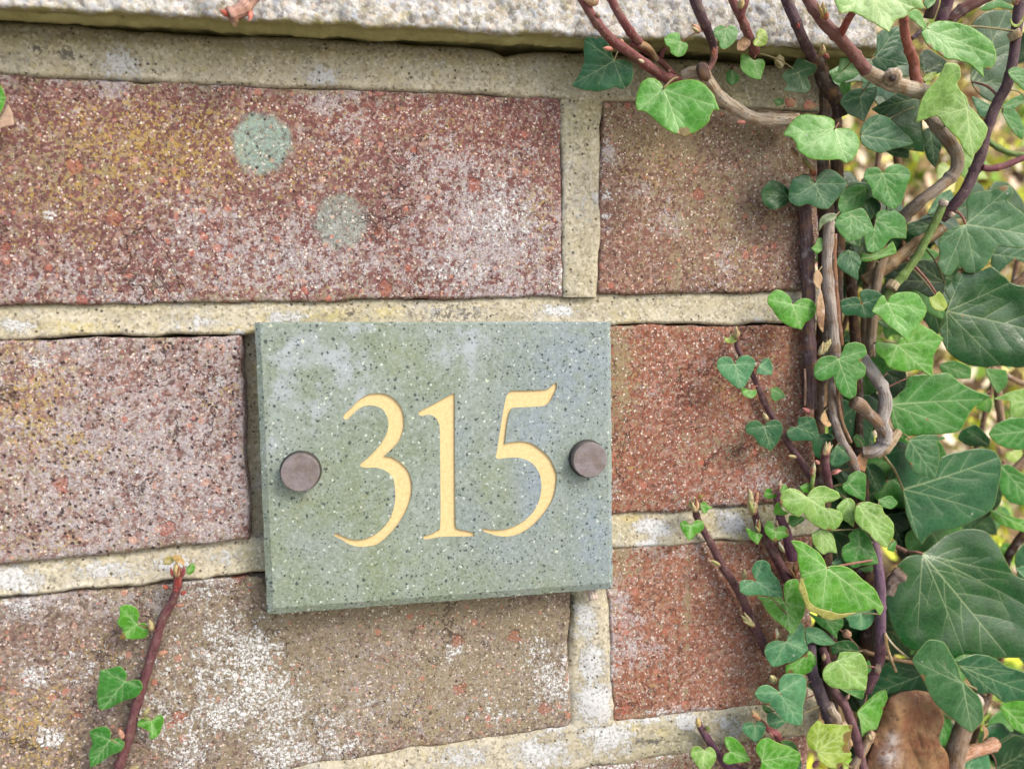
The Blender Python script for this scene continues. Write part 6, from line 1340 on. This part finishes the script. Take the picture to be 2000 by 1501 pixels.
GAPS = [(1940, 290, 95), (1700, 315, 50), (1650, 325, 26), (1800, 330, 40), (1965, 530, 50), (1800, 690, 40), (1950, 720, 60), (1930, 790, 45), (1860, 870, 30), (1990, 920, 40), (1730, 1075, 26), (1975, 1060, 45), (1905, 1400, 60), (1700, 640, 36), (1650, 660, 20), (1890, 60, 50), (1845, 140, 22), (1985, 640, 30)]
TPL = {'heart': ([(0, 0), (-.12, -.14), (-.34, -.16), (-.48, .02), (-.46, .26), (-.28, .55), (0, 1), (.28, .55), (.46, .26), (.48, .02), (.34, -.16), (.12, -.14)], [(0, 1), (-.46, .1), (.46, .1)]),
       'tri': ([(0, 0), (-.14, -.16), (-.36, -.12), (-.56, .16), (-.62, .42), (-.34, .42), (-.2, .62), (0, 1), (.2, .62), (.34, .42), (.62, .42), (.56, .16), (.36, -.12), (.14, -.16)], [(0, 1), (-.6, .4), (.6, .4)])}
rf = random.Random(12); nl = 0
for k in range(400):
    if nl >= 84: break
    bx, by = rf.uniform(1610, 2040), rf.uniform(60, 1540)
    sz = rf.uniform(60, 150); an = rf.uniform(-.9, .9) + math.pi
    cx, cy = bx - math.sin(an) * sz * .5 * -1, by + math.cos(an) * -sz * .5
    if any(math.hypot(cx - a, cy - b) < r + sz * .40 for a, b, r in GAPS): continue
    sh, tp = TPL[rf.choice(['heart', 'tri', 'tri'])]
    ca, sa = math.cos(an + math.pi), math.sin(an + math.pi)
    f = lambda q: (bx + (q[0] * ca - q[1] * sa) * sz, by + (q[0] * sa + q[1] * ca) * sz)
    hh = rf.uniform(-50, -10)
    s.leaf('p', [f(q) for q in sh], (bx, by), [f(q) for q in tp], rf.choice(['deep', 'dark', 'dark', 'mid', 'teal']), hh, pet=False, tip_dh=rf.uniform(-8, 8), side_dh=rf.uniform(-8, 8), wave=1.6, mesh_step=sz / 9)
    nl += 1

s = Shoot('loose sprays of small bright yellow green leaves in the gaps at the right edge', (1960, 600, -60))
for (x0, y0, x1, y1, hh) in ((1840, 1120, 2040, 240, -60), (1880, 1500, 2030, 980, -55), (1640, 660, 1720, 280, -50)):
    s.stem('p', [(x0, y0, hh), (x0 * .6 + x1 * .4 + 14, y0 * .6 + y1 * .4, hh), (x1, y1, hh)], 5, C(140, 110, 84), mat=M_WOOD, rough=.1, ring=0.03)
rf = random.Random(31)
for k in range(46):
    bx, by = (rf.uniform(1850, 2040), rf.uniform(230, 1120)) if k < 30 else ((rf.uniform(1640, 1760), rf.uniform(280, 700)) if k < 38 else (rf.uniform(1860, 2030), rf.uniform(1060, 1500)))
    sz = rf.uniform(28, 66); an = rf.uniform(-1.4, 1.4) + math.pi
    sh, tp = TPL[rf.choice(['heart', 'heart', 'tri'])]
    ca, sa = math.cos(an + math.pi), math.sin(an + math.pi)
    f = lambda q: (bx + (q[0] * ca - q[1] * sa) * sz, by + (q[0] * sa + q[1] * ca) * sz)
    s.leaf('p', [f(q) for q in sh], (bx, by), [f(q) for q in tp], rf.choice(['yel', 'yel', 'bright', 'light', 'mid', C(206, 206, 70)]), rf.uniform(-95, -40), pet=False, tip_dh=rf.uniform(-5, 5), side_dh=rf.uniform(-5, 5), wave=1.6, mesh_step=sz / 8, secondary=False)

# ================================================================== ground in front and behind, and the undergrowth beyond the wall's end
def ground_material():
    g = G('ground'); g.obj()
    n = g.noise(30, 6, 0.6); n2 = g.noise(220, 5, 0.7)
    c = g.mix(g.step(n, 0.35, 0.65), C(172, 164, 148), C(200, 192, 176))
    c = g.mix(g.step(n2, 0.5, 0.7, 0, .6), c, C(195, 186, 170))
    return g.done(c, 0.95, g.bump(n2, 0.004), 0.2)
def bank_material():
    g = G('earth_bank'); g.obj()
    n = g.noise(40, 6, 0.7); n2 = g.noise(160, 5, 0.7)
    c = g.mix(g.step(n, 0.35, 0.65), C(150, 126, 92), C(186, 164, 120))
    c = g.mix(g.step(n2, 0.5, 0.7, 0, .7), c, C(206, 190, 140))
    return g.done(c, 0.95, g.bump(n2, 0.006), 0.2)
def litter_material():
    g = G('leaf_litter'); g.obj()
    n_ = g.t.nodes.new('ShaderNodeAttribute'); n_.attribute_name = 'tint'
    c = g.mix(g.step(g.noise(300, 4), .4, .65, 0, .5), n_.outputs['Color'], g.hsv(n_.outputs['Color'], .5, 1.1, .6))
    g.done(c, 0.6, None, 0.4)
    return g.m
M_GROUND, M_BANK, M_LITTER = ground_material(), bank_material(), litter_material()
gr = link_mesh('ground', [(-60, -60, ZG), (60, -60, ZG), (60, 60, ZG), (-60, 60, ZG)], [(0, 1, 2, 3)], M_GROUND, smooth=False)
gr['kind'] = 'structure'
def bank_y(X, t): return 0.46 + 0.75 * t + 0.10 * fbm(X * 3, t * 3, 401, 3)
def bank_z(X, t): return ZG - 0.02 + t * 2.1 + 0.08 * fbm(X * 4, t * 4, 405, 3)
nx, nt = 60, 50
X_, T_ = np.meshgrid(np.linspace(-1.5, 4.0, nx), np.linspace(0, 1, nt))
BV = np.stack([X_, bank_y(X_, T_), bank_z(X_, T_)], -1).reshape(-1, 3)
ix = np.arange(nx * nt).reshape(nt, nx)
bank = link_mesh('earth_bank', BV, np.stack([ix[:-1, :-1], ix[:-1, 1:], ix[1:, 1:], ix[1:, :-1]], -1).reshape(-1, 4), M_BANK)
bank['kind'] = 'structure'
rs_ = np.random.RandomState(77)
PAL = [(C(252, 238, 206, 1.1), 34), (C(244, 216, 188, 1.1), 22), (C(196, 152, 132), 9), (C(244, 228, 140, 1.1), 14), (C(220, 230, 80, 1.1), 24), (C(150, 196, 70), 20), (C(90, 64, 50), 6)]
pw = np.array([p[1] for p in PAL], float); pw /= pw.sum()
LV, LF, LT = [], [], []
N_ = 12000
for i in range(N_):
    X = rs_.uniform(0.05, 1.3); t = rs_.uniform(0.14, 0.86)
    p = np.array([X, bank_y(X, t), bank_z(X, t)]) + np.array([0, -1, .3]) * rs_.uniform(0.0, 0.035)
    L = rs_.uniform(.008, .020); w = L * rs_.uniform(.35, .7)
    a = rs_.normal(size=3); a /= np.linalg.norm(a); b = np.cross(a, rs_.normal(size=3)); b /= np.linalg.norm(b); cc = np.cross(a, b)
    bend = rs_.uniform(-.3, .5) * L
    o = len(LV)
    for u_, v_, z_ in ((-1, 0, bend), (-.4, -1, 0), (-.4, 1, 0), (.4, -.9, 0), (.4, .9, 0), (1, 0, bend)):
        LV.append(p + a * u_ * L + b * v_ * w + cc * z_)
    LF += [(o, o + 1, o + 2), (o + 1, o + 3, o + 4, o + 2), (o + 3, o + 5, o + 4)]
    col = PAL[rs_.choice(len(PAL), p=pw)][0]
    LT += [col[:3]] * 6
lit = link_mesh('leaf_litter', LV, LF, M_LITTER, smooth=True, attrs={'tint': LT})
lit['kind'] = 'stuff'
# thin dry twigs standing among the litter
TV, TF, TT = [], [], []
for i in range(150):
    X = rs_.uniform(0.1, 1.1); t = rs_.uniform(0.2, 0.75)
    p0 = np.array([X, bank_y(X, t) - .005, bank_z(X, t)]); d = np.array([rs_.uniform(-.5, .5), rs_.uniform(-.35, -.02), rs_.uniform(.3, 1)]); d *= rs_.uniform(.08, .22) / np.linalg.norm(d)
    r = rs_.uniform(.0012, .003); o = len(TV); col = [C(120, 84, 66), C(176, 140, 106), C(84, 58, 48), C(206, 176, 140)][rs_.randint(4)]
    bendv = rs_.normal(size=3) * .012
    for k in range(5):
        c0 = p0 + d * k / 4 + bendv * math.sin(k / 4 * math.pi)
        for j in range(5):
            an = j * 2 * math.pi / 5; TV.append(c0 + np.array([math.cos(an), math.sin(an), 0]) * r * (1 - .12 * k)); TT.append(col[:3])
    for k in range(4):
        for j in range(5): TF.append((o + k * 5 + j, o + k * 5 + (j + 1) % 5, o + k * 5 + 5 + (j + 1) % 5, o + k * 5 + 5 + j))
tw = link_mesh('dry_undergrowth', TV, TF, M_LITTER, attrs={'tint': TT})
tw['kind'] = 'stuff'
